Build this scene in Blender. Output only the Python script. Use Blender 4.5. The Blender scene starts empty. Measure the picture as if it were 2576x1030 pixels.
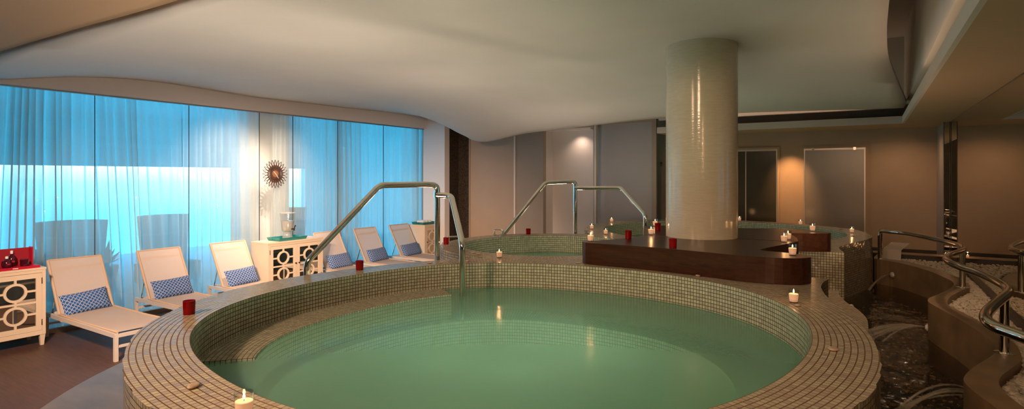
import bpy, bmesh, math, random
import numpy as np
from mathutils import Vector, Matrix
from mathutils.geometry import delaunay_2d_cdt
random.seed(7); rng = np.random.RandomState(7)
PI = math.pi
C = bpy.context.scene.collection
CAMH = 1.95
T = 0.0275          # mosaic pitch
RIM, WAT, WALK, CURB, STREAM, DECK = 1.14, 0.912, 0.75, 0.83, 0.50, 1.34

# ------------------------------------------------------------------ helpers
class MB:
    def __init__(s): s.v=[]; s.f=[]; s.uv=[]; s.m=[]; s.has_uv=False; s.smooth=False
    def add(s, vs, fs, uvs=None, m=0):
        o=len(s.v); s.v+= [tuple(p) for p in vs]
        for i,f in enumerate(fs):
            s.f.append([o+k for k in f]); s.m.append(m)
            s.uv.append([uvs[k] for k in f] if uvs is not None else [(0,0)]*len(f))
        if uvs is not None: s.has_uv=True
        return s
    def box(s,x0,x1,y0,y1,z0,z1,m=0,M=None):
        vs=[(x,y,z) for x in (x0,x1) for y in (y0,y1) for z in (z0,z1)]
        if M is not None: vs=[M@Vector(p) for p in vs]
        return s.add(vs,[(0,1,3,2),(4,6,7,5),(0,4,5,1),(2,3,7,6),(0,2,6,4),(1,5,7,3)],m=m)
    def lathe(s,prof,c=(0,0,0),n=20,m=0,sy=1.0,M=None):
        vs=[];fs=[]
        for r,z in prof:
            for k in range(n):
                a=2*PI*k/n; p=Vector((c[0]+r*math.cos(a),c[1]+sy*r*math.sin(a),c[2]+z))
                vs.append(M@p if M is not None else p)
        for i in range(len(prof)-1):
            for k in range(n): fs.append((i*n+k,i*n+(k+1)%n,(i+1)*n+(k+1)%n,(i+1)*n+k))
        if prof[0][0]>1e-6: fs.append(tuple(range(n))[::-1])
        if prof[-1][0]>1e-6: fs.append(tuple((len(prof)-1)*n+k for k in range(n)))
        s.smooth=True
        return s.add(vs,fs,m=m)
    def tube(s,pts,r,n=10,m=0,closed=False,square=False,cap=True):
        pts=[Vector(p) for p in pts]; N=len(pts); vs=[];fs=[]
        prev=None
        if square: n=4
        for i,p in enumerate(pts):
            if closed: d=(pts[(i+1)%N]-pts[i-1])
            else: d=(pts[min(i+1,N-1)]-pts[max(i-1,0)])
            d.normalize()
            if prev is None:
                a=Vector((0,0,1)) if abs(d.z)<.9 else Vector((1,0,0))
                u=d.cross(a).normalized()
            else:
                u=(prev-d*prev.dot(d)).normalized()
            prev=u; w=d.cross(u)
            rr=r[i] if hasattr(r,'__len__') else r
            for k in range(n):
                a=2*PI*(k+(.5 if square else 0))/n
                vs.append(p+(u*math.cos(a)+w*math.sin(a))*rr)
        for i in range(N if closed else N-1):
            j=(i+1)%N
            for k in range(n): fs.append((i*n+k,i*n+(k+1)%n,j*n+(k+1)%n,j*n+k))
        if not closed and cap: fs+= [tuple(range(n))[::-1],tuple((N-1)*n+k for k in range(n))]
        if not square: s.smooth=True
        return s.add(vs,fs,m=m)
    def prism(s,poly,z0,z1,m=0,uvs=None):
        n=len(poly)
        vs=[(p[0],p[1],z0) for p in poly]+[(p[0],p[1],z1) for p in poly]
        fs=[(i,(i+1)%n,n+(i+1)%n,n+i) for i in range(n)]
        s.add(vs,fs,m=m)
        q=[Vector((p[0],p[1])) for p in poly]
        r=delaunay_2d_cdt(q,[],[list(range(n))],1,1e-6)
        for z,fl in ((z1,False),(z0,True)):
            s.add([(p.x,p.y,z) for p in r[0]],[list(f)[::-1] if fl else list(f) for f in r[2]],m=m)
        return s
    def mesh(s,name,mats,smooth=None,bevel=0):
        me=bpy.data.meshes.new(name); me.from_pydata(s.v,[],s.f); 
        for mt in (mats if isinstance(mats,(list,tuple)) else [mats]): me.materials.append(mt)
        if s.has_uv:
            l=me.uv_layers.new(name='UVMap'); flat=[c for f in s.uv for uv in f for c in uv]
            l.data.foreach_set('uv',flat)
        for p,mi in zip(me.polygons,s.m): p.material_index=mi
        me.update()
        bm=bmesh.new(); bm.from_mesh(me); 
        if not s.has_uv: bmesh.ops.recalc_face_normals(bm,faces=bm.faces)
        bm.to_mesh(me); bm.free()
        if (s.smooth if smooth is None else smooth):
            me.polygons.foreach_set('use_smooth',[True]*len(me.polygons))
            try: me.set_sharp_from_angle(angle=math.radians(40))
            except Exception: pass
        return me
    def build(s,name,mats,parent=None,smooth=None,loc=None,bevel=0):
        o=bpy.data.objects.new(name,s.mesh(name,mats,smooth)); C.objects.link(o)
        if parent: o.parent=parent
        if loc: o.location=loc
        if bevel:
            b=o.modifiers.new('bevel','BEVEL'); b.width=bevel; b.segments=2; b.limit_method='ANGLE'; b.angle_limit=math.radians(50)
        return o
def tag(o,label=None,cat=None,group=None,kind=None):
    if label: o['label']=label
    if cat: o['category']=cat
    if group: o['group']=group
    if kind: o['kind']=kind
    return o
def thing(name,label,cat,loc=(0,0,0),group=None,rotz=0,kind=None):
    o=bpy.data.objects.new(name,None); C.objects.link(o); o.location=loc; o.rotation_euler=(0,0,rotz); o.empty_display_size=.1
    return tag(o,label,cat,group,kind)
def dup(root,loc,label,rotz=None,group=None):
    r=root.copy(); C.objects.link(r); r.location=loc; r['label']=label
    if rotz is not None: r.rotation_euler=(0,0,rotz)
    if group: r['group']=group
    for ch in list(root.children):
        c=ch.copy(); C.objects.link(c); c.parent=r
        for g in list(ch.children):
            d=g.copy(); C.objects.link(d); d.parent=c
    return r
def struct(name,mb,mat,label=None,parent=None,**k):
    o=mb.build(name,mat,parent,**k)
    if parent is None: tag(o,label,None,None,'structure')
    return o
def round_path(pts,rad,n=7,closed=False):
    pts=[Vector(p) for p in pts]; out=[pts[0]]
    for i in range(1,len(pts)-1):
        a,b,c=pts[i-1],pts[i],pts[i+1]
        r=min(rad,(a-b).length*.48,(c-b).length*.48)
        p=b+(a-b).normalized()*r; q=b+(c-b).normalized()*r
        for k in range(n+1):
            t=k/n; out.append(p*(1-t)**2+b*2*t*(1-t)+q*t*t)
    out.append(pts[-1]); return out
def catmull(pts,n=8,closed=False):
    P=[np.array(p,float) for p in pts]; N=len(P); out=[]
    for i in range(N if closed else N-1):
        g=lambda k:P[k%N] if closed else P[max(0,min(N-1,k))]
        p0,p1,p2,p3=g(i-1),g(i),g(i+1),g(i+2)
        for k in range(n):
            t=k/n
            out.append(.5*((2*p1)+(-p0+p2)*t+(2*p0-5*p1+4*p2-p3)*t*t+(-p0+3*p1-3*p2+p3)*t**3))
    if not closed: out.append(P[-1])
    return [tuple(float(c) for c in p) for p in out]

# ------------------------------------------------------------------ materials
def M(name):
    m=bpy.data.materials.new(name); m.use_nodes=True; m.node_tree.nodes.clear(); return m,m.node_tree
def N(nt,t,**kw):
    n=nt.nodes.new(t)
    for k,v in kw.items():
        if k in n.inputs: n.inputs[k].default_value=v
        else: setattr(n,k,v)
    return n
def out(nt,sh,vol=None):
    o=N(nt,'ShaderNodeOutputMaterial'); nt.links.new(sh,o.inputs['Surface'])
    if vol: nt.links.new(vol,o.inputs['Volume'])
def pbr(name,col,rough=.5,metal=0.,noise=0.,nscale=8.,spec=.5,bump=0.,bscale=60.,emis=None,es=0,coat=0,stretch=None,trans=0):
    m,nt=M(name); b=N(nt,'ShaderNodeBsdfPrincipled'); L=nt.links.new
    b.inputs['Base Color'].default_value=(*col,1); b.inputs['Roughness'].default_value=rough; b.inputs['Metallic'].default_value=metal
    b.inputs['Specular IOR Level'].default_value=spec; b.inputs['Coat Weight'].default_value=coat; b.inputs['Transmission Weight'].default_value=trans
    if emis: b.inputs['Emission Color'].default_value=(*emis,1); b.inputs['Emission Strength'].default_value=es
    tc=N(nt,'ShaderNodeTexCoord'); v=tc.outputs['Object']
    if stretch:
        mp=N(nt,'ShaderNodeMapping'); mp.inputs['Scale'].default_value=stretch; L(v,mp.inputs['Vector']); v=mp.outputs['Vector']
    if noise:
        t=N(nt,'ShaderNodeTexNoise',Scale=nscale,Detail=5.); L(v,t.inputs['Vector'])
        r=N(nt,'ShaderNodeMapRange'); r.inputs['From Min'].default_value=.3; r.inputs['From Max'].default_value=.7; r.inputs['To Min'].default_value=1-noise; r.inputs['To Max'].default_value=1+noise
        L(t.outputs['Fac'],r.inputs['Value'])
        mx=N(nt,'ShaderNodeVectorMath',operation='SCALE'); mx.inputs[0].default_value=col; L(r.outputs['Result'],mx.inputs['Scale']); L(mx.outputs['Vector'],b.inputs['Base Color'])
    if bump:
        t=N(nt,'ShaderNodeTexNoise',Scale=bscale,Detail=3.); L(v,t.inputs['Vector'])
        bp=N(nt,'ShaderNodeBump',Strength=bump,Distance=.01); L(t.outputs['Fac'],bp.inputs['Height']); L(bp.outputs['Normal'],b.inputs['Normal'])
    out(nt,b.outputs[0]); return m
def mathn(nt,op,a,b=None,c=None):
    n=N(nt,'ShaderNodeMath',operation=op)
    for i,x in enumerate((a,b,c)):
        if x is None: continue
        if isinstance(x,(int,float)): n.inputs[i].default_value=x
        else: nt.links.new(x,n.inputs[i])
    return n.outputs[0]
def mosaic(name,col,grout,rough=.16,gu=.085,gv=.085,vary=.28,tilt=.05,scale=1/T,pearl=0.):
    m,nt=M(name); L=nt.links.new
    uv=N(nt,'ShaderNodeUVMap',uv_map='UVMap'); sc=N(nt,'ShaderNodeVectorMath',operation='SCALE'); sc.inputs['Scale'].default_value=scale; L(uv.outputs[0],sc.inputs[0])
    fl=N(nt,'ShaderNodeVectorMath',operation='FLOOR'); L(sc.outputs[0],fl.inputs[0])
    fr=N(nt,'ShaderNodeVectorMath',operation='FRACTION'); L(sc.outputs[0],fr.inputs[0])
    sp=N(nt,'ShaderNodeSeparateXYZ'); L(fr.outputs[0],sp.inputs[0])
    du=mathn(nt,'ABSOLUTE',mathn(nt,'SUBTRACT',sp.outputs[0],.5)); dv=mathn(nt,'ABSOLUTE',mathn(nt,'SUBTRACT',sp.outputs[1],.5))
    g=mathn(nt,'MAXIMUM',mathn(nt,'GREATER_THAN',du,.5-gu),mathn(nt,'GREATER_THAN',dv,.5-gv))
    wn=N(nt,'ShaderNodeTexWhiteNoise',noise_dimensions='2D'); L(fl.outputs[0],wn.inputs['Vector'])
    val=mathn(nt,'MULTIPLY_ADD',wn.outputs['Value'],vary*2,1-vary)
    hs=N(nt,'ShaderNodeHueSaturation'); hs.inputs['Color'].default_value=(*col,1); L(val,hs.inputs['Value'])
    spc=N(nt,'ShaderNodeSeparateColor'); L(wn.outputs['Color'],spc.inputs[0])
    L(mathn(nt,'MULTIPLY_ADD',spc.outputs[0],.05,.475),hs.inputs['Hue'])
    mx=N(nt,'ShaderNodeMix',data_type='RGBA'); L(g,mx.inputs[0]); L(hs.outputs[0],mx.inputs[6]); mx.inputs[7].default_value=(*grout,1)
    b=N(nt,'ShaderNodeBsdfPrincipled'); L(mx.outputs[2],b.inputs['Base Color'])
    L(mathn(nt,'MULTIPLY_ADD',g,.65,rough),b.inputs['Roughness'])
    b.inputs['Coat Weight'].default_value=pearl; b.inputs['Coat Roughness'].default_value=.08
    # each tile is laid a hair out of true
    geo=N(nt,'ShaderNodeNewGeometry'); sb=N(nt,'ShaderNodeVectorMath',operation='SUBTRACT'); L(wn.outputs['Color'],sb.inputs[0]); sb.inputs[1].default_value=(.5,.5,.5)
    s2=N(nt,'ShaderNodeVectorMath',operation='SCALE'); s2.inputs['Scale'].default_value=tilt; L(sb.outputs[0],s2.inputs[0])
    ad=N(nt,'ShaderNodeVectorMath',operation='ADD'); L(geo.outputs['Normal'],ad.inputs[0]); L(s2.outputs[0],ad.inputs[1])
    nm=N(nt,'ShaderNodeVectorMath',operation='NORMALIZE'); L(ad.outputs[0],nm.inputs[0])
    L(nm.outputs[0],b.inputs['Normal'])
    out(nt,b.outputs[0]); return m
def schlick(nt,ior):
    ge=N(nt,'ShaderNodeNewGeometry'); d=N(nt,'ShaderNodeVectorMath',operation='DOT_PRODUCT'); nt.links.new(ge.outputs['Normal'],d.inputs[0]); nt.links.new(ge.outputs['Incoming'],d.inputs[1])
    c=mathn(nt,'ABSOLUTE',d.outputs['Value']); p=mathn(nt,'POWER',mathn(nt,'SUBTRACT',1.,c),5.); r0=((ior-1)/(ior+1))**2
    return mathn(nt,'MULTIPLY_ADD',p,1-r0,r0)
def glass(name,tint=(1,1,1),refl=1.45,rough=.02,diff=None,dfac=0.,gmin=0.):
    """thin pane: transparent + fresnel gloss (+ a share of milky diffuse)"""
    m,nt=M(name); L=nt.links.new
    t=N(nt,'ShaderNodeBsdfTransparent'); t.inputs[0].default_value=(*tint,1); base=t.outputs[0]
    if diff:
        d=N(nt,'ShaderNodeBsdfDiffuse'); d.inputs[0].default_value=(*diff,1); mx=N(nt,'ShaderNodeMixShader'); mx.inputs[0].default_value=dfac
        L(base,mx.inputs[1]); L(d.outputs[0],mx.inputs[2]); base=mx.outputs[0]
    g=N(nt,'ShaderNodeBsdfGlossy',Roughness=rough); fac=schlick(nt,refl)
    if gmin: fac=mathn(nt,'MAXIMUM',fac,gmin)
    mx=N(nt,'ShaderNodeMixShader'); L(fac,mx.inputs[0]); L(base,mx.inputs[1]); L(g.outputs[0],mx.inputs[2])
    out(nt,mx.outputs[0]); return m
def emit(name,col,s):
    m,nt=M(name); e=N(nt,'ShaderNodeEmission',Strength=s); e.inputs[0].default_value=(*col,1); out(nt,e.outputs[0]); return m

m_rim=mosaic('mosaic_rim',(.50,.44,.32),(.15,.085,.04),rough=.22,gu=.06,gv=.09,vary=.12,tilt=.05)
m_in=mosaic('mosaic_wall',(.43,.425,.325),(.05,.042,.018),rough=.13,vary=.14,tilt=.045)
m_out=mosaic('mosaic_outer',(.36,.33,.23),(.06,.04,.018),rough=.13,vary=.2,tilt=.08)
m_dark=mosaic('mosaic_dark',(.050,.034,.020),(.024,.016,.010),rough=.22,vary=.3,tilt=.05,scale=1/.032)
m_floor=pbr('floor_wood',(.070,.031,.015),.5,noise=.3,nscale=3,stretch=(1.2,14,1),bump=.05,bscale=30)
m_marble=pbr('marble',(.24,.19,.145),.3,noise=.28,nscale=2.2,stretch=(1,3,1))
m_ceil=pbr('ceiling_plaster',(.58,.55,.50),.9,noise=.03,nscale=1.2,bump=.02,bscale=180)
m_ceil2=pbr('ceiling_plaster_shaded',(.50,.34,.20),.9,noise=.02,nscale=1)  # warm brown shade of the sloping face put into the plaster colour
m_fascia=pbr('fascia_white',(.62,.55,.47),.8)
m_wall=pbr('wall_beige',(.43,.30,.19),.75,noise=.04,nscale=3)
m_wallw=pbr('wall_white',(.74,.69,.65),.7)
m_panel=pbr('panel_taupe',(.36,.285,.215),.45,noise=.03,nscale=2)
m_panel2=pbr('panel_beige',(.46,.33,.22),.4,noise=.03,nscale=2)
m_part=pbr('frosted_partition',(.40,.37,.35),.28,spec=.8,noise=.05,nscale=1.5)
m_frost=pbr('frosted_glass',(.22,.18,.135),.24,spec=.9,noise=.05,nscale=1.5)
m_frost_dark=pbr('tinted_glass',(.055,.045,.026),.16,spec=.6)
m_alu=pbr('brushed_aluminium',(.40,.37,.33),.3,metal=1)
m_chrome=pbr('polished_steel',(.78,.74,.66),.09,metal=1)
m_mirror=pbr('mirror_glass',(.66,.62,.54),.01,metal=1)
m_mirror2=pbr('cabinet_mirror',(.62,.60,.52),.02,metal=1)
m_base=pbr('baseboard_dark',(.028,.018,.012),.4)
m_curb=pbr('curb_stone',(.25,.165,.09),.45,noise=.22,nscale=5,bump=.04,bscale=90)
m_stone=pbr('white_pebble',(.52,.46,.36),.6,noise=.12,nscale=30)
m_bed=pbr('stream_bed',(.005,.0035,.002),.7,noise=.5,nscale=25)
m_peb=[pbr('pebble_black',(.005,.004,.003),.5),pbr('pebble_gold',(.42,.24,.06),.5),pbr('pebble_white',(.5,.42,.3),.5)]
m_flat=pbr('flat_pebble',(.48,.38,.28),.6,noise=.2,nscale=40)
m_cream=pbr('cream_lacquer',(.66,.53,.38),.38)
m_frame=pbr('lounger_aluminium',(.60,.52,.44),.35)
m_brass=pbr('knob_bronze',(.12,.07,.03),.35,metal=1)
m_teal=pbr('teal_lacquer',(.012,.19,.18),.3)
m_red=pbr('red_card',(.42,.008,.03),.3)
m_redp=pbr('red_gloss_panel',(.30,.02,.03),.15)
m_perf=pbr('perfume_glass',(.05,.004,.01),.08)
m_white=pbr('white_cap',(.75,.7,.65),.4)
m_black=pbr('black_plastic',(.012,.012,.012),.35)
m_wick=pbr('wick',(.02,.015,.01),.9)
m_clockw=pbr('clock_walnut',(.040,.019,.013),.45,noise=.2,nscale=40)
m_clockc=pbr('clock_copper',(.24,.12,.06),.35,metal=.6)
m_towel=pbr('towel_cloth',(.75,.72,.68),.95,bump=.3,bscale=400)
m_furn=pbr('outdoor_wicker',(.05,.055,.06),.8,noise=.2,nscale=60)
m_ext=pbr('terrace_paving',(.50,.50,.48),.8,noise=.1,nscale=2)
m_extw=pbr('exterior_render',(.62,.64,.64),.9)
m_grey=pbr('planter_grey',(.30,.30,.31),.7)
m_leaf=pbr('leaf',(.05,.12,.04),.6)
m_deckw=None
def wood(name,c1,c2,rough):
    m,nt=M(name); L=nt.links.new; tc=N(nt,'ShaderNodeTexCoord'); mp=N(nt,'ShaderNodeMapping'); mp.inputs['Scale'].default_value=(1.6,26,26); L(tc.outputs['Object'],mp.inputs[0])
    t=N(nt,'ShaderNodeTexNoise',Scale=2.,Detail=7.,Distortion=.6); L(mp.outputs[0],t.inputs['Vector'])
    r=N(nt,'ShaderNodeValToRGB'); r.color_ramp.elements[0].color=(*c1,1); r.color_ramp.elements[1].color=(*c2,1); r.color_ramp.elements[0].position=.3; r.color_ramp.elements[1].position=.7
    L(t.outputs['Fac'],r.inputs[0]); b=N(nt,'ShaderNodeBsdfPrincipled',Roughness=rough); b.inputs['Specular IOR Level'].default_value=.35; L(r.outputs[0],b.inputs['Base Color']); out(nt,b.outputs[0]); return m
m_deck=wood('deck_mahogany',(.028,.009,.004),(.058,.020,.009),.28)
def pearl(name):
    m,nt=M(name); L=nt.links.new; tc=N(nt,'ShaderNodeTexCoord'); mp=N(nt,'ShaderNodeMapping'); mp.inputs['Scale'].default_value=(5,5,28); L(tc.outputs['Object'],mp.inputs[0])
    t=N(nt,'ShaderNodeTexNoise',Scale=2.2,Detail=6.); L(mp.outputs[0],t.inputs['Vector'])
    r=N(nt,'ShaderNodeValToRGB'); r.color_ramp.elements[0].color=(.52,.48,.35,1); r.color_ramp.elements[1].color=(.68,.63,.50,1); L(t.outputs['Fac'],r.inputs[0])
    b=N(nt,'ShaderNodeBsdfPrincipled',Roughness=.13); L(r.outputs[0],b.inputs['Base Color'])
    b.inputs['Specular IOR Level'].default_value=.55
    bp=N(nt,'ShaderNodeBump',Strength=.10,Distance=.01); L(t.outputs['Fac'],bp.inputs['Height']); L(bp.outputs[0],b.inputs['Normal']); out(nt,b.outputs[0]); return m
m_col=pearl('column_pearl_plaster')
def sling(name,col,tr):
    m,nt=M(name); L=nt.links.new
    d=N(nt,'ShaderNodeBsdfDiffuse'); d.inputs[0].default_value=(*col,1); t=N(nt,'ShaderNodeBsdfTransparent'); tl=N(nt,'ShaderNodeBsdfTranslucent'); tl.inputs[0].default_value=(*col,1)
    a=N(nt,'ShaderNodeMixShader'); a.inputs[0].default_value=.25; L(d.outputs[0],a.inputs[1]); L(tl.outputs[0],a.inputs[2])
    b=N(nt,'ShaderNodeMixShader'); b.inputs[0].default_value=tr; L(a.outputs[0],b.inputs[1]); L(t.outputs[0],b.inputs[2]); out(nt,b.outputs[0]); return m
m_sling=sling('sling_mesh',(.70,.57,.47),.10)
m_hem=sling('sling_hem',(.68,.50,.35),0)
def curtain_mat():
    m,nt=M('sheer_voile'); L=nt.links.new
    d=N(nt,'ShaderNodeBsdfDiffuse'); d.inputs[0].default_value=(.80,.80,.78,1); tl=N(nt,'ShaderNodeBsdfTranslucent'); tl.inputs[0].default_value=(.80,.82,.82,1)
    a=N(nt,'ShaderNodeMixShader'); a.inputs[0].default_value=.80; L(d.outputs[0],a.inputs[1]); L(tl.outputs[0],a.inputs[2])
    t=N(nt,'ShaderNodeBsdfTransparent')
    lw=N(nt,'ShaderNodeLayerWeight',Blend=.35)     # the weave closes up where the cloth is seen edge-on
    fac=mathn(nt,'MULTIPLY_ADD',lw.outputs['Facing'],-.40,.30)
    fac=mathn(nt,'MAXIMUM',fac,.015)
    b=N(nt,'ShaderNodeMixShader'); L(fac,b.inputs[0]); L(a.outputs[0],b.inputs[1]); L(t.outputs[0],b.inputs[2]); out(nt,b.outputs[0]); return m
m_curtain=curtain_mat()
def pillow_mat():
    m,nt=M('cushion_ring_print'); L=nt.links.new
    uv=N(nt,'ShaderNodeUVMap',uv_map='UVMap'); sc=N(nt,'ShaderNodeVectorMath',operation='SCALE'); sc.inputs['Scale'].default_value=1/.048; L(uv.outputs[0],sc.inputs[0])
    def ring(off):
        a=N(nt,'ShaderNodeVectorMath',operation='ADD'); a.inputs[1].default_value=(off,off,0); L(sc.outputs[0],a.inputs[0])
        fr=N(nt,'ShaderNodeVectorMath',operation='FRACTION'); L(a.outputs[0],fr.inputs[0]); s=N(nt,'ShaderNodeVectorMath',operation='SUBTRACT'); s.inputs[1].default_value=(.5,.5,0); L(fr.outputs[0],s.inputs[0])
        l=N(nt,'ShaderNodeVectorMath',operation='LENGTH'); L(s.outputs[0],l.inputs[0])
        return mathn(nt,'LESS_THAN',mathn(nt,'ABSOLUTE',mathn(nt,'SUBTRACT',l.outputs['Value'],.40)),.048)
    g=ring(0.)
    mx=N(nt,'ShaderNodeMix',data_type='RGBA'); L(g,mx.inputs[0]); mx.inputs[6].default_value=(.003,.075,.27,1); mx.inputs[7].default_value=(.52,.53,.50,1)
    b=N(nt,'ShaderNodeBsdfPrincipled',Roughness=.85); L(mx.outputs[2],b.inputs['Base Color']); out(nt,b.outputs[0]); return m
m_pillow=pillow_mat()
def water_mat(name,milk,fac,absc,dens,bump=.03,bs=3.,rough=.03):
    m,nt=M(name); L=nt.links.new
    t=N(nt,'ShaderNodeBsdfTransparent'); d=N(nt,'ShaderNodeBsdfDiffuse'); d.inputs[0].default_value=(*milk,1)
    mx=N(nt,'ShaderNodeMixShader'); mx.inputs[0].default_value=fac; L(t.outputs[0],mx.inputs[1])
    tl=N(nt,'ShaderNodeBsdfTranslucent'); tl.inputs[0].default_value=(*milk,1); md=N(nt,'ShaderNodeMixShader'); md.inputs[0].default_value=.25; L(d.outputs[0],md.inputs[1]); L(tl.outputs[0],md.inputs[2]); L(md.outputs[0],mx.inputs[2])
    g=N(nt,'ShaderNodeBsdfGlossy',Roughness=rough); f=schlick(nt,1.33)
    tc=N(nt,'ShaderNodeTexCoord'); n=N(nt,'ShaderNodeTexNoise',Scale=bs,Detail=2.); L(tc.outputs['Object'],n.inputs['Vector'])
    bp=N(nt,'ShaderNodeBump',Strength=bump,Distance=.05); L(n.outputs['Fac'],bp.inputs['Height']); L(bp.outputs[0],g.inputs['Normal'])
    m2=N(nt,'ShaderNodeMixShader'); L(f,m2.inputs[0]); L(mx.outputs[0],m2.inputs[1]); L(g.outputs[0],m2.inputs[2])
    v=N(nt,'ShaderNodeVolumeAbsorption',Density=dens); v.inputs[0].default_value=(*absc,1)
    out(nt,m2.outputs[0],v.outputs[0]); return m
m_water=water_mat('pool_water',(.21,.46,.34),.60,(.5,.93,.74),.7,bump=.12,bs=2.2,rough=.16)
m_stream=water_mat('stream_water',(.1,.08,.05),.06,(.55,.45,.3),2.5,bump=.5,bs=4.,rough=.1)
m_foam=glass('jet_water',(.92,.92,.9),1.2,.3,(.8,.74,.62),.13)
m_cup=glass('clear_glass',(.93,.94,.95),1.5,.04,gmin=.10)
m_pane=glass('window_glass',(.93,.97,.97),1.45,.01)
m_base_glass=glass('frosty_stand',(.93,.94,.93),1.5,.08,(.62,.6,.55),.25,gmin=.08)
m_acry=glass('acrylic',(.9,.88,.84),1.45,.05,(.85,.78,.66),.5)
m_lemon=glass('lemon_water',(.9,.9,.86),1.3,.1,(.66,.62,.54),.45)
m_slice=pbr('lemon_slice',(.5,.55,.06),.5)
m_redg=glass('red_glass',(.34,.004,.010),1.45,.06,(.30,.003,.006),.55)
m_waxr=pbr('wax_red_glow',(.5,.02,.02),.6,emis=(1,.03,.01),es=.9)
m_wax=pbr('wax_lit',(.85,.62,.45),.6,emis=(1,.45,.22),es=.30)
m_waxoff=pbr('wax_white',(.8,.72,.64),.6)
m_flame=emit('flame',(1,.50,.17),16)

# ------------------------------------------------------------------ pools
def polar(c,co,n=288):
    th=np.linspace(0,2*PI,n,endpoint=False); r=np.full(n,co[0])
    for k in range(1,(len(co)-1)//2+1): r=r+co[2*k-1]*np.cos(k*th)+co[2*k]*np.sin(k*th)
    return th,r
def prad(co,th):
    r=co[0]+0*th
    for k in range(1,(len(co)-1)//2+1): r=r+co[2*k-1]*np.cos(k*th)+co[2*k]*np.sin(k*th)
    return r
POOL={'front':((-1.928,3.008),[1.7263,.0133,-.0089,-.0161,-.0039,-.0071,.0038,-.0323,.01,.0085,-.0002]),
      'mid':((-3.205,5.984),[1.0281,.0061,.0052,.0052,.0345]),
      'back':((-1.945,8.977),[1.7139,-.0079,.0077,-.0341,.0347,.0169,.0136])}
def arc(c,r,a0,a1,n):
    return [(c[0]+r*math.cos(math.radians(a0+(a1-a0)*k/(n-1))),c[1]+r*math.sin(math.radians(a0+(a1-a0)*k/(n-1)))) for k in range(n)]
seg_front=arc((-1.928,3.008),2.0,-20,-96,24)+catmull([(-2.16,1.015),(-2.471,1.09),(-2.794,1.222),(-3.102,1.394),(-3.308,1.55),(-3.481,1.736),(-3.65,1.95),(-3.79,2.23),(-3.876,2.518),(-3.912,2.85),(-3.89,3.2),(-3.80,3.6),(-3.66,3.98),(-3.48,4.33),(-3.26,4.66)],4)[1:]
seg_mid=catmull([(-3.26,4.66),(-3.46,4.71),(-3.65,4.775),(-3.83,4.85),(-4.0,4.95),(-4.16,5.09),(-4.29,5.26),(-4.38,5.45),(-4.45,5.7),(-4.485,5.98),(-4.455,6.25),(-4.37,6.52),(-4.22,6.77),(-4.03,6.96),(-3.816,7.11),(-3.54,7.24),(-3.32,7.34)],4)[1:]
seg_back=catmull([(-3.32,7.34),(-3.42,7.52),(-3.57,7.76),(-3.69,7.97),(-3.79,8.25),(-3.9,8.743),(-3.94,9.231),(-3.91,9.72),(-3.77,10.07),(-3.56,10.25),(-3.1,10.62),(-2.6,10.9),(-2.04,11.04),(-1.34,10.98),(-1.0,10.82),(-.617,10.54),(-.36,10.32),(-.18,10.06),(-.055,9.7),(.017,9.305),(.039,8.99),(-.018,8.6),(-.144,8.122),(-.233,7.813),(-.278,7.606),(-.287,7.397),(-.261,7.197),(-.22,6.98)],4)[1:]
seg_notch=[(-.45,6.97),(-.70,6.95),(-.80,6.80),(-.84,6.05),(-.80,5.30),(-.70,5.16),(-.5,5.14)]
seg_front2=catmull([(-.27,5.124),(-.30,4.9),(-.296,4.695),(-.262,4.48),(-.195,4.2),(-.12,3.94),(-.06,3.70),(-.013,3.53),(.017,3.35),(.036,3.134),(.042,2.958),(.04,2.8),(.025,2.62),(-.005,2.46),(-.0486,2.324)],4)[:-1]
outline=seg_front+seg_mid+seg_back+seg_notch+seg_front2
OUT=np.array(outline)
def inside(P,poly):
    x,y=P[:,0],P[:,1]; r=np.zeros(len(P),bool); n=len(poly)
    for i in range(n):
        x1,y1=poly[i]; x2,y2=poly[(i+1)%n]
        if y1==y2: continue
        c=((y1>y)!=(y2>y))&(x<(x2-x1)*(y-y1)/(y2-y1)+x1); r^=c
    return r
def sdist(P,k):
    c,co=POOL[k]; d=P-np.array(c); th=np.arctan2(d[:,1],d[:,0]); return np.hypot(d[:,0],d[:,1])-prad(co,th)
def strip(mb,A,B,za,zb,ulen,v0,v1,m=0,flip=False):
    """quads between two closed rings, uv in metres"""
    n=len(A); vs=[(p[0],p[1],za) for p in A]+[(A[0][0],A[0][1],za)]+[(p[0],p[1],zb) for p in B]+[(B[0][0],B[0][1],zb)]
    uv=[(ulen[i],v0) for i in range(n+1)]+[(ulen[i],v1) for i in range(n+1)]
    fs=[(i,i+1,n+2+i,n+1+i) if not flip else (i+1,i,n+1+i,n+2+i) for i in range(n)]
    mb.add(vs,fs,uv,m)
RINGS={}
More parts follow.
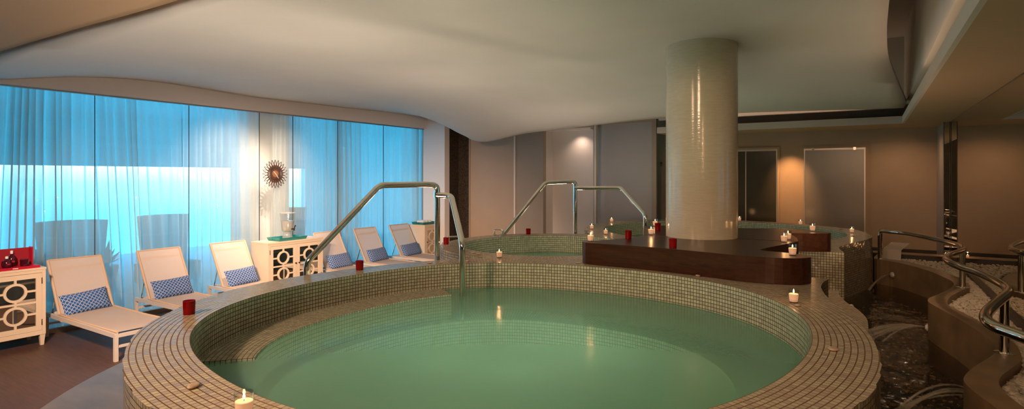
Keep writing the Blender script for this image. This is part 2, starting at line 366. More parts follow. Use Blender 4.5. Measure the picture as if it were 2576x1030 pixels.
def make_pool(key,label,segs):
    c,co=POOL[key]; th,r=polar(c,co); n=len(th)
    A=np.c_[c[0]+r*np.cos(th),c[1]+r*np.sin(th)]
    tg=np.roll(A,-1,0)-np.roll(A,1,0); nr=np.c_[tg[:,1],-tg[:,0]]; nr/=np.linalg.norm(nr,axis=1)[:,None]
    seglen=np.linalg.norm(np.roll(A,-1,0)-A,axis=1); u=np.r_[0,np.cumsum(seglen)]
    u*=round(u[-1]/T)*T/u[-1]
    W=np.full(n,0.); alive=np.ones(n,bool)
    for s in np.arange(.008,2.6,.008):
        P=A+nr*s; ok=inside(P,outline)
        for k in POOL:
            if k!=key: ok&=(sdist(P,k)>=s)
        ok&=(s<1.05+ (0 if key!='x' else 0))
        W=np.where(alive&ok,s,W); alive&=ok
    W+=.006
    RINGS[key]=(A,u)
    root=thing('spa_pool',label,'whirlpool',(0,0,0),'round mosaic whirlpools')
    mb=MB(); Mx=8
    for j in range(Mx):
        P=A+nr*(W*j/Mx)[:,None]; Q=A+nr*(W*(j+1)/Mx)[:,None]; k=len(P)
        vs=[(*p,RIM) for p in P]+[(*P[0],RIM)]+[(*p,RIM) for p in Q]+[(*Q[0],RIM)]
        Wc=np.r_[W,W[0]]; uf=1.08
        uv=[(u[i],Wc[i]*j/Mx) for i in range(n+1)]+[(u[i],Wc[i]*(j+1)/Mx) for i in range(n+1)]
        mb.add(vs,[(i,n+1+i,n+2+i,i+1) for i in range(n)],uv)
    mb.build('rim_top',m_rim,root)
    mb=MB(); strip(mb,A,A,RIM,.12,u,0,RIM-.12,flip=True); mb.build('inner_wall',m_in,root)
    mb=MB()
    for sg in segs:
        L=[0]
        for a,b in zip(sg[:-1],sg[1:]): L.append(L[-1]+math.dist(a,b))
        k=len(sg); vs=[(p[0],p[1],RIM) for p in sg]+[(p[0],p[1],.2) for p in sg]
        uv=[(l,0) for l in L]+[(l,RIM-.2) for l in L]
        mb.add(vs,[(i,k+i,k+i+1,i+1) for i in range(k-1)],uv)
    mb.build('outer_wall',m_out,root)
    # submerged seat all the way round and the basin floor
    def inner(d): return A-nr*d
    zs=WAT-.21; Bn=inner(.36 if key!='mid' else .26)
    mb=MB(); strip(mb,Bn,A,zs,zs,u,0,.4,flip=True); strip(mb,Bn,Bn,zs,.12,u,0,zs-.12,flip=True); mb.build('seat',m_in,root)
    mb=MB(); mb.add([(*p,.14) for p in Bn],[tuple(range(n))],[(p[0],p[1]) for p in Bn]); mb.build('basin_floor',m_in,root)
    if key=='front':
        i0,i1=int(143/360*n),int(227/360*n); idx=list(range(i0,i1+1)); zb=WAT+.010
        P=A[idx]+nr[idx]*.002; Q=inner(.285)[idx]; uu=u[idx]; k=len(idx)
        mb=MB()
        vs=[(*p,zb) for p in P]+[(*q,zb) for q in Q]; mb.add(vs,[(i,i+1,k+i+1,k+i) for i in range(k-1)],[(x,0) for x in uu]+[(x,.285) for x in uu])
        vs=[(*q,zb) for q in Q]+[(*q,zs) for q in Q]; mb.add(vs,[(i,i+1,k+i+1,k+i) for i in range(k-1)],[(x,.285) for x in uu]+[(x,.285+zb-zs) for x in uu])
        for e in (0,k-1):
            mb.add([(*P[e],zb),(*Q[e],zb),(*Q[e],zs),(*P[e],zs)],[(0,1,2,3)],[(0,0),(.285,0),(.285,.2),(0,.2)])
        mb.build('step',m_in,root)
    return root
make_pool('front','large round pale mosaic whirlpool nearest the camera, filled with green water',[seg_front,seg_notch[-3:]+seg_front2+[seg_front[0]]])
make_pool('mid','small round mosaic whirlpool between the loungers and the dark wooden deck',[[seg_front[-1]]+seg_mid])
make_pool('back','round mosaic whirlpool at the rear behind the pearl column',[[seg_mid[-1]]+seg_back+seg_notch[:4]])
for key,lab in (('front','milky green water filling the large front whirlpool'),('mid','green water in the small whirlpool beside the loungers'),('back','green water in the rear whirlpool behind the column')):
    A,u=RINGS[key]; c=np.array(POOL[key][0]); B=c+(A-c)*.9985; n=len(B)
    mb=MB(); vs=[(*p,WAT) for p in B]+[(*p,.15) for p in B]
    mb.add(vs,[tuple(range(n)),tuple(range(2*n-1,n-1,-1))]+[(i,n+i,n+(i+1)%n,(i+1)%n) for i in range(n)])
    tag(mb.build('pool_water',m_water,smooth=False),lab,'water')
# low tiled ledge that fills the notch between the two big basins
led=catmull([(-.80,5.25),(-.30,5.0),(-.10,4.6),(-.02,5.0),(-.005,5.3),(-.008,5.63),(-.03,5.84),(-.096,6.13),(-.185,6.39),(-.26,6.75),(-.3,7.1),(-.6,7.0),(-.82,6.8)],5)
mb=MB(); k=len(led); q=[Vector(p) for p in led]; r=delaunay_2d_cdt(q,[],[list(range(k))],1,1e-6)
mb.add([(p.x,p.y,.73) for p in r[0]],[list(f) for f in r[2]],[(p.x*.9+p.y*.35,p.y*.9-p.x*.35) for p in r[0]])
Ls=[0]
for a,b in zip(led[:-1],led[1:]): Ls.append(Ls[-1]+math.dist(a,b))
mb.add([(p[0],p[1],.73) for p in led]+[(p[0],p[1],.2) for p in led],[(i,k+i,k+i+1,i+1) for i in range(k-1)],[(l,0) for l in Ls]+[(l,.53) for l in Ls])
tag(mb.build('tiled_ledge',m_rim),'low mosaic ledge in the gap between front and rear whirlpools','ledge')

# ------------------------------------------------------------------ deck, column
lower=catmull([(-2.272,4.90),(-2.255,4.835),(-2.147,4.795),(-1.669,4.785),(-1.36,4.75),(-1.05,4.685),(-.80,4.635),(-.60,4.655),(-.45,4.71),(-.383,4.79),(-.372,4.88),(-.418,4.955),(-.5,4.985),(-.601,5.02),(-.721,5.05),(-.77,5.09)],3)+[(-.74,5.25),(-.66,5.55),(-.57,5.895),(-1.887,5.83),(-1.96,5.78)]+catmull([(-1.985,5.537),(-2.07,5.228),(-2.19,5.0),(-2.265,4.94)],3)
upper=[(-.557,5.925),(-.60,6.25),(-.66,6.52),(-.78,6.755),(-.6,6.81),(-.451,6.88)]+catmull([(-.375,6.93),(-.345,7.02),(-.388,7.147),(-.513,7.24),(-.651,7.30),(-.99,7.22)],3)+[(-1.31,7.11),(-2.0,7.0),(-2.24,6.93),(-2.35,6.80),(-2.24,6.55),(-2.02,6.1),(-1.90,5.86)]
mb=MB(); mb.prism(lower,RIM+.003,DECK)
tag(mb.build('wooden_deck',m_deck,smooth=False,bevel=.008),'dark brown wooden deck slab in front of the pearl column','deck')
mb=MB(); mb.prism(upper,RIM+.003,DECK)
tag(mb.build('wooden_deck',m_deck,smooth=False,bevel=.008),'dark brown wooden deck slab behind the pearl column, by the rear pool','deck')
mb=MB(); mb.lathe([(.347,0),(.347,2.02)],(-1.44,5.91,DECK+.001),64)
tag(mb.build('column',m_col),'thick round pearl plaster column standing on the wooden deck','column',None,'structure')

# ------------------------------------------------------------------ room shell
XW,YB,XR=-8.6,11.6,1.02
WH=3.03
mb=MB(); mb.box(-8.7,1.3,-4,12,-.1,0); struct('floor',mb,m_floor,'dark brown timber-look floor under the loungers')
# marble walk and steps on the window side of the pools
mb=MB()
for i,(d,z) in enumerate(((.48,WALK),(.78,.5),(1.08,.25))):
    o_=-.004*0
    for c,r,a0,a1 in (((-1.928,3.008),2.0,118,292),((-3.205,5.984),1.29,118,242),((-1.945,8.977),2.0,100,238)):
        P=arc(c,r+d,a0,a1,60); Q=arc(c,r-.12 if z==WALK else r+d-.36,a0,a1,60); kk=len(P)
        mb.add([(*p,z) for p in P]+[(*p,z) for p in Q],[(j,j+1,kk+j+1,kk+j) for j in range(kk-1)])
        mb.add([(*p,z) for p in P]+[(*p,z-.26) for p in P],[(j,j+1,kk+j+1,kk+j) for j in range(kk-1)])
struct('floor_steps',mb,m_marble,'veined marble steps curving round the whirlpools')
# walls
mb=MB(); mb.box(-8.72,-8.5,-4,9.9,WH,4.1); struct('wall_left',mb,m_wallw,'bulkhead above the window wall')
mb=MB(); mb.box(-8.6,-7.97,9.9,10.07,0,4.1); struct('wall_corner',mb,m_wallw,'white wall end beside the last window')
mb=MB()
def uvbox(mb,x0,x1,y0,y1,z0,z1):
    F=[[(x0,y0,z0),(x1,y0,z0),(x1,y0,z1),(x0,y0,z1)],[(x1,y0,z0),(x1,y1,z0),(x1,y1,z1),(x1,y0,z1)],[(x1,y1,z0),(x0,y1,z0),(x0,y1,z1),(x1,y1,z1)],[(x0,y1,z0),(x0,y0,z0),(x0,y0,z1),(x0,y1,z1)]]
    for f in F: mb.add(f,[(0,1,2,3)],[(p[0]+p[1],p[2]) for p in f])
uvbox(mb,-8.7,-7.972,10.072,10.45,0,4.1); uvbox(mb,-7.97,-7.60,10.40,10.45,0,4.1); struct('wall_mosaic',mb,m_dark,'dark brown mosaic wall strip in the far left corner')
mb=MB(); mb.box(-7.63,-7.60,10.34,10.40,0,4.1); struct('trim_7',mb,m_panel,'thin upright strip beside the dark mosaic')
mb=MB(); mb.box(-7.60,-6.44,10.36,10.46,0,4.1); struct('wall_panel_beige',mb,m_panel2,'beige wall panel left of the lit recess')
mb=MB(); mb.box(-6.445,-6.41,10.35,10.46,0,4.1); struct('trim_1',mb,m_wallw,'thin pale upright strip between two wall panels')
mb=MB(); mb.box(-6.41,-5.74,10.38,10.5,0,4.1); struct('wall_panel_taupe',mb,m_panel,'taupe wall panel beside the lit recess')
mb=MB(); mb.box(-5.74,-4.55,10.38,10.5,2.93,4.1); struct('wall_lintel',mb,m_panel,'lintel over the lit recess')
mb=MB(); mb.box(-5.9,-4.73,10.80,10.88,0,2.95); mb.box(-5.86,-5.74,10.5,10.80,0,2.95); mb.box(-5.74,-4.73,10.5,10.80,2.90,2.95); struct('wall_recess',mb,m_wallw,'pale back of the lit recess')
mb=MB(); mb.box(-4.57,-4.53,10.33,10.4,WALK-.75,2.97); struct('trim_2',mb,m_fascia,'pale glass edge at the right of the lit recess')
mb=MB(); mb.box(-4.72,-3.51,10.62,10.65,0,2.99); struct('window_10',mb,m_part,'frosted glass partition reflecting the rear pool')
mb=MB(); mb.box(-4.72,-3.42,10.61,10.67,2.99,4.1); mb.box(-3.51,-3.42,10.61,10.67,0,2.99); struct('wall_partition',mb,m_panel,'taupe frame round the frosted glass partition')
mb=MB(); mb.box(-8.7,1.3,YB,YB+.15,0,4.1); struct('wall_back',mb,m_wall,'beige back wall with the two glass doors')
mb=MB(); mb.box(-.04,.97,YB-.012,YB,2.515,2.53); struct('trim_3',mb,m_panel,'shallow joint line on the back wall')
mb=MB(); mb.box(XR+.02,XR+.2,-4,12,0,4.1); struct('wall_right',mb,m_wall,'wall carrying the mirror')
mb=MB(); mb.box(-8.7,1.3,-4.15,-4,0,4.1); struct('wall_front',mb,m_wall,'wall behind the camera')
# upper slab, soffit and fascia
mb=MB(); mb.box(-8.7,1.3,-4,12,4.1,4.2); struct('ceiling',mb,m_ceil,'high ceiling slab above the floating ceiling')
SO=CAMH+.807
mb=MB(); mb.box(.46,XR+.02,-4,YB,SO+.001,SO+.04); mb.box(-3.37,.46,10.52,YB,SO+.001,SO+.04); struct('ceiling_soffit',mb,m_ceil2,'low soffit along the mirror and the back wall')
mb=MB(); mb.box(.43,.46,-4,10.52,SO,SO+.112); mb.box(-3.37,.46,10.49,10.52,SO,SO+.112); struct('trim_4',mb,m_fascia,'pale fascia band edging the low soffit')
mb=MB(); mb.box(.46,.60,-4,10.6,SO+.30,4.1); mb.box(-3.37,.46,10.60,10.7,SO+.25,4.1); struct('wall_cove',mb,m_ceil,'upright of the ceiling cove')
# floating sculpted ceiling
cp=np.array([(-8.6,1.2,1.10),(-8.6,2.46,1.17),(-8.6,3.0,1.28),(-8.6,3.95,1.377),(-8.6,5.43,1.345),(-8.6,7.5,1.36),(-8.6,9.5,1.395),(-7.97,9.75,1.33),(-7.55,9.6,1.20),(-7.22,9.55,1.014),(-6.9,9.5,.79),(-5.87,9.6,.873),(-5.0,9.7,.945),(-3.05,9.9,1.075),(-1.9,10.0,1.1),(.45,10.1,1.05),(.48,9.44,1.05),(.17,7.1,1.29),(.14,5.3,1.36),(.14,3.5,1.37),(.1,2.2,1.37),(-6.97,1.99,1.2),(-5.7,2.2,1.27),(-4.3,2.25,1.3),(-2,2.25,1.35),(-1.44,5.9,1.366),(-4,5,1.37),(-6,5,1.36),(-6.2,7.6,1.27),(-4,8,1.22),(-7.4,8,1.33)])
def tps(cp):
    n=len(cp); d=np.linalg.norm(cp[:,None,:2]-cp[None,:,:2],axis=2); K=np.where(d>0,d*d*np.log(d+1e-12),0)+np.eye(n)*.003
    P=np.c_[np.ones(n),cp[:,:2]]; A=np.block([[K,P],[P.T,np.zeros((3,3))]]); w=np.linalg.solve(A,np.r_[cp[:,2],0,0,0])
    def f(x,y):
        q=np.hypot(x-cp[:,0],y-cp[:,1]); return float((np.where(q>0,q*q*np.log(q+1e-12),0)*w[:n]).sum()+w[n]+w[n+1]*x+w[n+2]*y)
    return f
hf=tps(cp)
bnd=[(-8.52,y) for y in np.linspace(1.93,9.6,40)]+[(-8.2,9.72),(-7.97,9.75)]+catmull([(-7.97,9.75),(-7.55,9.63),(-7.2,9.55),(-6.9,9.5)],8)[1:]+[(x,9.5+.105*(x+6.9)) for x in np.linspace(-6.75,-3.05,24)]+catmull([(-3.05,9.9),(-1.9,10.0),(-.7,10.07),(.42,10.1)],8)[1:]+catmull([(.42,10.1),(.44,9.6),(.40,9.1),(.29,8.2),(.18,7.2),(.14,6.2),(.13,5.2),(.13,3.5),(.1,2.2)],8)[1:]+catmull([(.1,2.2),(-2,2.25),(-4.3,2.25),(-5.7,2.16),(-6.97,2.03),(-8.52,1.9)],10)[1:-1]
def sheet(bnd,hf,step=.22):
    poly=[(float(a),float(b)) for a,b in bnd]; xs=np.arange(-8.6,1,step); ys=np.arange(-4,10.4,step)
    G=np.array([(x,y) for x in xs for y in ys]); ok=inside(G,poly); B=np.array(poly)
    G=G[ok]; dm=np.min(np.linalg.norm(G[:,None]-B[None],axis=2),axis=1); G=G[dm>step*.45]
    q=[Vector(p) for p in poly]+[Vector(p) for p in G]; r=delaunay_2d_cdt(q,[],[list(range(len(poly)))],1,1e-6)
    vs=[(p.x,p.y,CAMH+hf(p.x,p.y)) for p in r[0]]
    mb=MB(); mb.add(vs,[list(f)[::-1] for f in r[2]]); return mb
mb=sheet(bnd,hf); mb.smooth=True
o=struct('ceiling_floating',mb,m_ceil,'sculpted floating plaster ceiling'); sl=o.modifiers.new('thick','SOLIDIFY'); sl.thickness=.05; sl.offset=-1
def hf2(x,y):
    k=min(max((2.25-y)/1.6,0),1); return hf(x,min(y,2.25) if y>2.0 else 2.1)+ .55*k**1.0 if k>0 else hf(x,y)
rid=catmull([(.1,2.2),(-2,2.25),(-4.3,2.25),(-5.7,2.16),(-6.97,2.03),(-8.52,1.9)],10)
def rid_y(x): return float(np.interp(x,[p[0] for p in rid][::-1],[p[1] for p in rid][::-1]))
mb=MB(); xs=np.linspace(-8.52,.1,40); ts=np.linspace(0,1,14)
vs=[]
for x in xs:
    ry=rid_y(x)
    for t in ts: vs.append((x,ry-t*2.6,CAMH+hf(x,ry)+.72*math.sin(t*PI/2)))
nt_=len(ts); mb.add(vs,[(i*nt_+j,i*nt_+j+1,(i+1)*nt_+j+1,(i+1)*nt_+j) for i in range(len(xs)-1) for j in range(nt_-1)]); mb.smooth=True
o=struct('ceiling_slope',mb,m_ceil2,'ceiling face sloping up from the ridge, warm shade in its colour'); 

# mirror along the right wall, mirrored pillar in the corner
t=thing('wall_mirror','floor to soffit mirror wall along the right side with dark base rail','mirror',(0,0,0))
mb=MB(); mb.box(XR,XR+.018,-3.9,10.55,.80,SO); mb.build('mirror_panel',m_mirror,t)
mb=MB(); mb.box(XR-.035,XR+.018,-3.9,9.75,.74,.80); mb.build('base_rail',m_base,t)
mb=MB(); mb.box(XR-.004,XR+.018,-3.9,10.5,SO-.008,SO); mb.build('top_edge',m_alu,t)
t=thing('mirror_pillar','narrow mirrored pillar in the right corner of the back wall','pillar',(0,0,0))
mb=MB(); mb.box(.94,XR-.001,10.56,YB-.001,.6,SO-.001); mb.build('pillar_body',m_panel,t)
mb=MB(); mb.box(.945,XR-.001,10.55,10.558,.86,SO-.001); mb.build('mirror_panel',m_mirror,t)
for x in (.942,1.012): 
    mb=MB(); mb.box(x-.004,x+.004,10.542,10.56,.7,SO-.002); mb.build('edge_strip',m_base,t)
mb=MB(); mb.box(-4.6,.94,YB-.02,YB,.55,.73); struct('baseboard_back',mb,m_base,'dark baseboard of the back wall')

# back wall doors
def door(nm,x0,x1,ztop,mull,panes,label,z0=.3):
    t=thing(nm,label,None,(0,0,0),kind='structure')
    mb=MB(); y=YB-.03
    mb.box(x0-.04,x0,y,YB,z0,ztop+.04); mb.box(x1,x1+.04,y,YB,z0,ztop+.04); mb.box(x0,x1,y,YB,ztop,ztop+.04); mb.build('door_frame',m_wall,t)
    mb=MB(); mb.box(x0,x1,YB-.026,YB-.014,z0,ztop); mb.build('door_glass',panes,t)
    mb=MB(); mb.box(x0,x1,YB-.034,YB-.02,ztop-.03,ztop); mb.build('head_rail',m_alu,t)
    mb=MB(); mb.box(x1-.02,x1,YB-.034,YB-.026,z0,ztop-.03); mb.build('edge_strip',m_alu,t)
    for x in mull:
        mb=MB(); mb.box(x-.008,x+.008,YB-.034,YB-.026,z0,ztop-.03); mb.build('mullion',m_alu,t)
    return t
door('door_1',-2.75,-1.44,2.455,(-1.99,),m_frost_dark,'dark tinted glass door right of the column')
t=door('door_2',-1.0,-.05,2.45,(-.99,),m_frost,'frosted glass door with steel head clamps')
for x in (-.85,-.21):
    mb=MB(); mb.box(x-.02,x+.02,YB-.05,YB-.02,2.41,2.46); mb.build('clamp',m_chrome,t)
for x,lb in ((-3.63,'left one of two small steel robe hooks beside the column'),(-3.50,'right one of two small steel robe hooks beside the column')):
    t=thing('robe_hook',lb,'hook',(x,YB,2.20),'robe hooks on the back wall')
    mb=MB(); mb.box(-.02,.02,-.008,0,-.045,.045); mb.build('hook_plate',m_chrome,t)
    mb=MB(); mb.tube([(0,-.004,-.02),(0,-.05,-.03),(0,-.06,.0)],.008); mb.build('peg',m_chrome,t)

# ------------------------------------------------------------------ window wall
joints=[-.2,1.0,2.2,3.42,4.64,5.80,6.45,7.45,8.66,9.9]
for i,(a,b) in enumerate(zip(joints[:-1],joints[1:])):
    mb=MB(); mb.box(XW-.012,XW,a+.004,b-.004,.06,WH-.02); struct('window_%d'%(i+1),mb,m_pane,'clear glass pane of the window wall')
mb=MB()
for y in joints: mb.box(XW-.013,XW+.001,y-.003,y+.003,.05,WH)
struct('trim_5',mb,m_base,'dark joints between the glass panes')
mb=MB(); mb.box(XW-.02,XW+.03,-4,9.9,0,.06); mb.box(XW-.02,XW+.03,-4,9.9,WH-.02,WH+.001); struct('trim_6',mb,m_alu,'metal channels at foot and head of the window wall')
mb=MB(); mb.box(-9.3,-9.02,5.72,6.68,0,3.3); struct('wall_pier',mb,m_wallw,'white pier behind the glass under the clock')
mb=MB(); mb.box(-9.3,-8.85,9.95,10.05,0,3.3); mb.box(-8.74,-8.6,-4,-.2,0,3.1); struct('wall_reveal',mb,m_wallw,'white reveals at the ends of the window wall')
def curtain(y0,y1,label,seed,amp=.075,wl=.105,lean=0.,xc=-8.83):
    r=np.random.RandomState(seed); ny=int((y1-y0)/.012); nz=14; ph=0; ys=np.linspace(y0,y1,ny); phs=[]
    w=wl
    for i in range(ny):
        if i%9==0: w=wl*r.uniform(.55,1.6)
        ph+=2*PI*(ys[1]-ys[0])/w; phs.append(ph)
    phs=np.array(phs); am=amp*(.55+.45*np.sin(ys*2.3+seed)+.3*np.sin(ys*5.1))
    mb=MB(); vs=[]
    for j in range(nz):
        f=j/(nz-1); z=.03+(WH+.05-.03)*f
        for i in range(ny):
            dy=lean*(1-f)*math.sin(ys[i]*1.7+seed)*.25+ .02*(1-f)*math.sin(ys[i]*9)
            vs.append((xc+am[i]*(1.15-.35*f)*math.sin(phs[i]+.25*math.sin(6*f+ys[i]))+.012*math.sin(ys[i]*31+3*f),ys[i]+dy,z))
    mb.add(vs,[(j*ny+i,j*ny+i+1,(j+1)*ny+i+1,(j+1)*ny+i) for j in range(nz-1) for i in range(ny-1)]); mb.smooth=True
    o=mb.build('sheer_curtain',m_curtain); return tag(o,label,'curtain','sheer curtains behind the glass')
curtain(-.2,4.63,'long sheer curtain behind the glass at the left, glowing blue',1,lean=.5)
curtain(4.66,5.95,'sheer curtain left of the clock, washed with warm light from above',5,amp=.06,wl=.095)
curtain(6.12,10.04,'sheer curtain right of the clock reaching the far white wall end',9,amp=.055,wl=.095,xc=-8.70)
# outdoors: terrace, overhang, parapet, furniture
mb=MB(); mb.box(-16,-8.75,-14,26,-.12,-.02); struct('ground_terrace',mb,m_ext,'pale paved terrace outside')
mb=MB(); mb.box(-14,-8.75,-14,26,3.32,3.5); mb.box(-14.1,-13.95,-14,26,2.17,3.5); struct('ceiling_overhang',mb,m_extw,'terrace overhang outside the windows')
mb=MB(); mb.box(-14.3,-14.1,11.0,26,-.1,3.5); struct('wall_sky_screen',mb,m_extw,'pale wall added outside the far windows to cover the bright sky')  # added to hide the bright sky band behind the far curtain
def outdoor_chair(loc,label,rz,h=1.12,w=.72):
    t=thing('wicker_chair',label,'chair',loc,'chairs on the terrace',rz)
    mb=MB(); mb.box(-w/2,w/2,-w/2,w/2,.1,.42); mb.build('seat',m_furn,t)
    mb=MB(); n=12; vs=[]
    for s in (0,1):
        for k in range(n+1):
            a=PI*(k/n); rr=w/2+.02-.05*s
            for z,ex in ((.1,0),(h,.09)): vs.append(((rr+ex)*math.cos(a),(rr+ex)*math.sin(a),z))
    K=(n+1)*2; fs=[]
    for k in range(n):
        i=k*2; fs+= [(i,i+1,i+3,i+2),(K+i,K+i+2,K+i+3,K+i+1),(i+1,K+i+1,K+i+3,i+3),(i,i+2,K+i+2,K+i)]
    fs+=[(0,K,K+1,1),(2*n,2*n+1,K+2*n+1,K+2*n)]
    mb.add(vs,fs); mb.smooth=True; mb.build('back',m_furn,t)
    for x in (-1,1):
        for y in (-1,1):
            mb=MB(); mb.box(x*w*.42-.025,x*w*.42+.025,y*w*.42-.025,y*w*.42+.025,-.02,.12); mb.build('leg',m_furn,t)
    return t
c0=outdoor_chair((-10.4,3.85,0),'dark wicker chair on the terrace, seen between first and second lounger',PI/2,1.25)
dup(c0,(-10.6,5.35,0),'dark wicker chair on the terrace, seen between second and third lounger',PI/2+.3)
dup(c0,(-10.6,2.35,0),'dark wicker chair on the terrace behind the low outdoor table',PI/2-.2)
dup(c0,(-10.7,8.0,0),'dark wicker chair on the terrace, seen right of the drink dispenser',PI/2+.2)
t=thing('outdoor_table','low round white outdoor table seen through the curtain at far left','table',(-9.75,2.55,0))
mb=MB(); mb.lathe([(.42,.70),(.42,.73)],n=28); mb.build('table_top',m_white,t)
mb=MB(); mb.lathe([(.2,-.02),(.05,.05),(.05,.70)],n=16); mb.build('pedestal',m_grey,t)
mb=MB(); mb.box(-9.45,-9.05,2.55,3.05,-.02,.98); tag(mb.build('planter_box',m_grey,bevel=.01),'grey box outside the glass behind the near cabinet','planter')
for i,(x,y,lb) in enumerate(((-11.2,4.6,'leafy plant on the terrace behind the second lounger'),(-11.2,3.2,'leafy plant on the terrace behind the first lounger'))):
    t=thing('potted_plant',lb,'plant',(x,y,0),'plants on the terrace')
    mb=MB(); mb.lathe([(.16,-.02),(.2,.4)],n=16); mb.build('pot',m_grey,t)
    mb=MB()
    for k in range(34):
        a=random.uniform(0,2*PI); l=random.uniform(.25,.5); el=random.uniform(.4,1.3); d=Vector((math.cos(a)*math.cos(el),math.sin(a)*math.cos(el),math.sin(el))); p=Vector((0,0,.4)); s=d.cross(Vector((0,0,1))).normalized()*.05
        mb.add([p,p+d*l*.5+s,p+d*l,p+d*l*.5-s],[(0,1,2,3)])
    mb.build('foliage',m_leaf,t)

# ------------------------------------------------------------------ loungers and cushions
def make_lounger():
    W=.63; Lg=1.80; z=.295
    t=thing('sun_lounger','x','lounger',(0,0,0),'white sun loungers along the window')
    mb=MB()
    for y in (0,W): mb.box(-Lg,0,y-.018+(.018 if y==0 else -.018),y+.018+(.018 if y==0 else -.018),z-.045,z)
    mb.box(-.036,0,.036,W-.036,z-.045,z-.01); mb.box(-Lg,-Lg+.036,.036,W-.036,z-.045,z-.01)
    mb.box(-1.47,-1.44,.036,W-.036,z-.04,z-.015)
    mb.build('frame',m_frame,t,smooth=False)
    for x in (-.036,-Lg):
        for y in (0,W-.036):
            mb=MB(); mb.box(x,x+.036,y,y+.036,0,z-.045); mb.build('leg',m_frame,t,smooth=False)
        mb=MB(); mb.box(x+.006,x+.03,.036,W-.036,.14,.165); mb.build('stretcher',m_frame,t,smooth=False)
    mb=MB(); n=24
    vs=[];
    for k in range(n+1):
        f=k/n; x=-1.455+f*1.445
        for y in (.03,W*.5,W-.03): vs.append((x,y,z+.012-.022*math.sin(PI*f)*(1 if y==W*.5 else .35)))
    mb.add(vs,[(3*k+j,3*k+3+j,3*k+4+j,3*k+1+j) for k in range(n) for j in (0,1)]); mb.smooth=True; mb.build('seat_sling',m_sling,t)
    mb=MB()
    for y in (.03,W-.03): mb.tube([(-1.455,y,z+.012),(-.75,y,z+.004),(-.01,y,z+.012)],.012,8)
    mb.build('seat_hem',m_hem,t)
    # backrest
    A=Vector((-1.455,0,z+.012)); B=Vector((-1.795,0,z+.625)); d=B-A; nrm=Vector((d.z,0,-d.x)).normalized()
    def P(f,y,o=0): return tuple(A+d*f+Vector((0,y,0))+nrm*o)
    mb=MB()
    for y in (.035,W-.035): mb.tube([P(0,y),P(.5,y),P(1,y)],.017,8)
    mb.tube([P(1,.035),P(1,W-.035)],.012,8)
    br=mb.build('backrest',m_hem,t)
    mb=MB(); vs=[]
    for k in range(13):
        f=k/12
        for y in (.035,W*.5,W-.035): vs.append(P(f,y,(-.018*math.sin(PI*f) if y==W*.5 else 0)+.006))
    mb.add(vs,[(3*k+j,3*k+3+j,3*k+4+j,3*k+1+j) for k in range(12) for j in (0,1)]); mb.smooth=True; mb.build('back_sling',m_sling,br)
    mb=MB(); mb.tube([P(.845,.04,-.02),P(.845,W-.04,-.02)],.014,8); mb.build('cross_bar',m_hem,br)
    for y in (.06,W-.06):
        mb=MB(); mb.tube([P(.45,y,-.02),(-1.74,y,z-.02)],.007,8); mb.build('prop_rod',m_chrome,t)
    return t
# y position of the near long side of each lounger
lg0=make_lounger()
LG=[(2.84,'first white sun lounger, nearest the camera beside the red display cabinet'),
    (3.84,'second white sun lounger, between the nearest lounger and the third one'),
    (4.86,'third white sun lounger, just left of the cabinet with the drink dispenser'),
    (6.76,'fourth white sun lounger, just right of the cabinet with the drink dispenser'),
    (7.70,'fifth white sun lounger, between the fourth one and the one at the far end'),
    (8.67,'sixth white sun lounger at the far end beside the small cabinet')]
LG_X=-6.69
for i,(y,l) in enumerate(LG):
    if i==0: lg0.location=(LG_X,y,0); lg0['label']=l
    else: dup(lg0,(LG_X,y,0),l)
def make_cushion():
    w,h,th=.52,.27,.11; nu,nv=26,16; mb=MB()
    for s in (1,-1):
        vs=[];uv=[]
        for j in range(nv+1):
            for i in range(nu+1):
                u=-1+2*i/nu; v=-1+2*j/nv
                b=max(0,(1-u**4)*(1-v**4))**.55
                sx=1-.05*(1-abs(v))*u*u; 
                vs.append((s*th*.5*b, u*w/2*(1-.04*(1-v*v)*abs(u)**3), v*h/2*(1-.07*(1-u*u)*abs(v)**3)+h/2)); uv.append((u*w/2,v*h/2))
        fs=[(j*(nu+1)+i,j*(nu+1)+i+1,(j+1)*(nu+1)+i+1,(j+1)*(nu+1)+i) for j in range(nv) for i in range(nu)]
        mb.add(vs,fs if s==1 else [f[::-1] for f in fs],uv)
    mb.smooth=True; return mb
cu=None
CL=['first lounger, nearest the camera','second lounger from the camera','third lounger, left of the dispenser cabinet','fourth lounger, right of the dispenser cabinet','fifth lounger, last but one','sixth lounger at the far end']
for i,(y,l) in enumerate(LG):
    dy=[-.015,.0,.01,.0,.01,-.01][i]
    if cu is None: o=cu=make_cushion().build('cushion',m_pillow)
    else: o=cu.copy(); C.objects.link(o)
    o.location=(LG_X-1.375,y+.325+dy,.297); o.rotation_euler=(math.radians([4,2,3,2,2,3][i]),math.radians(-26),math.radians([4,0,2,-2,3,0][i]))
    tag(o,'blue cushion with white ring print on the '+CL[i],'cushion','blue ring print cushions')
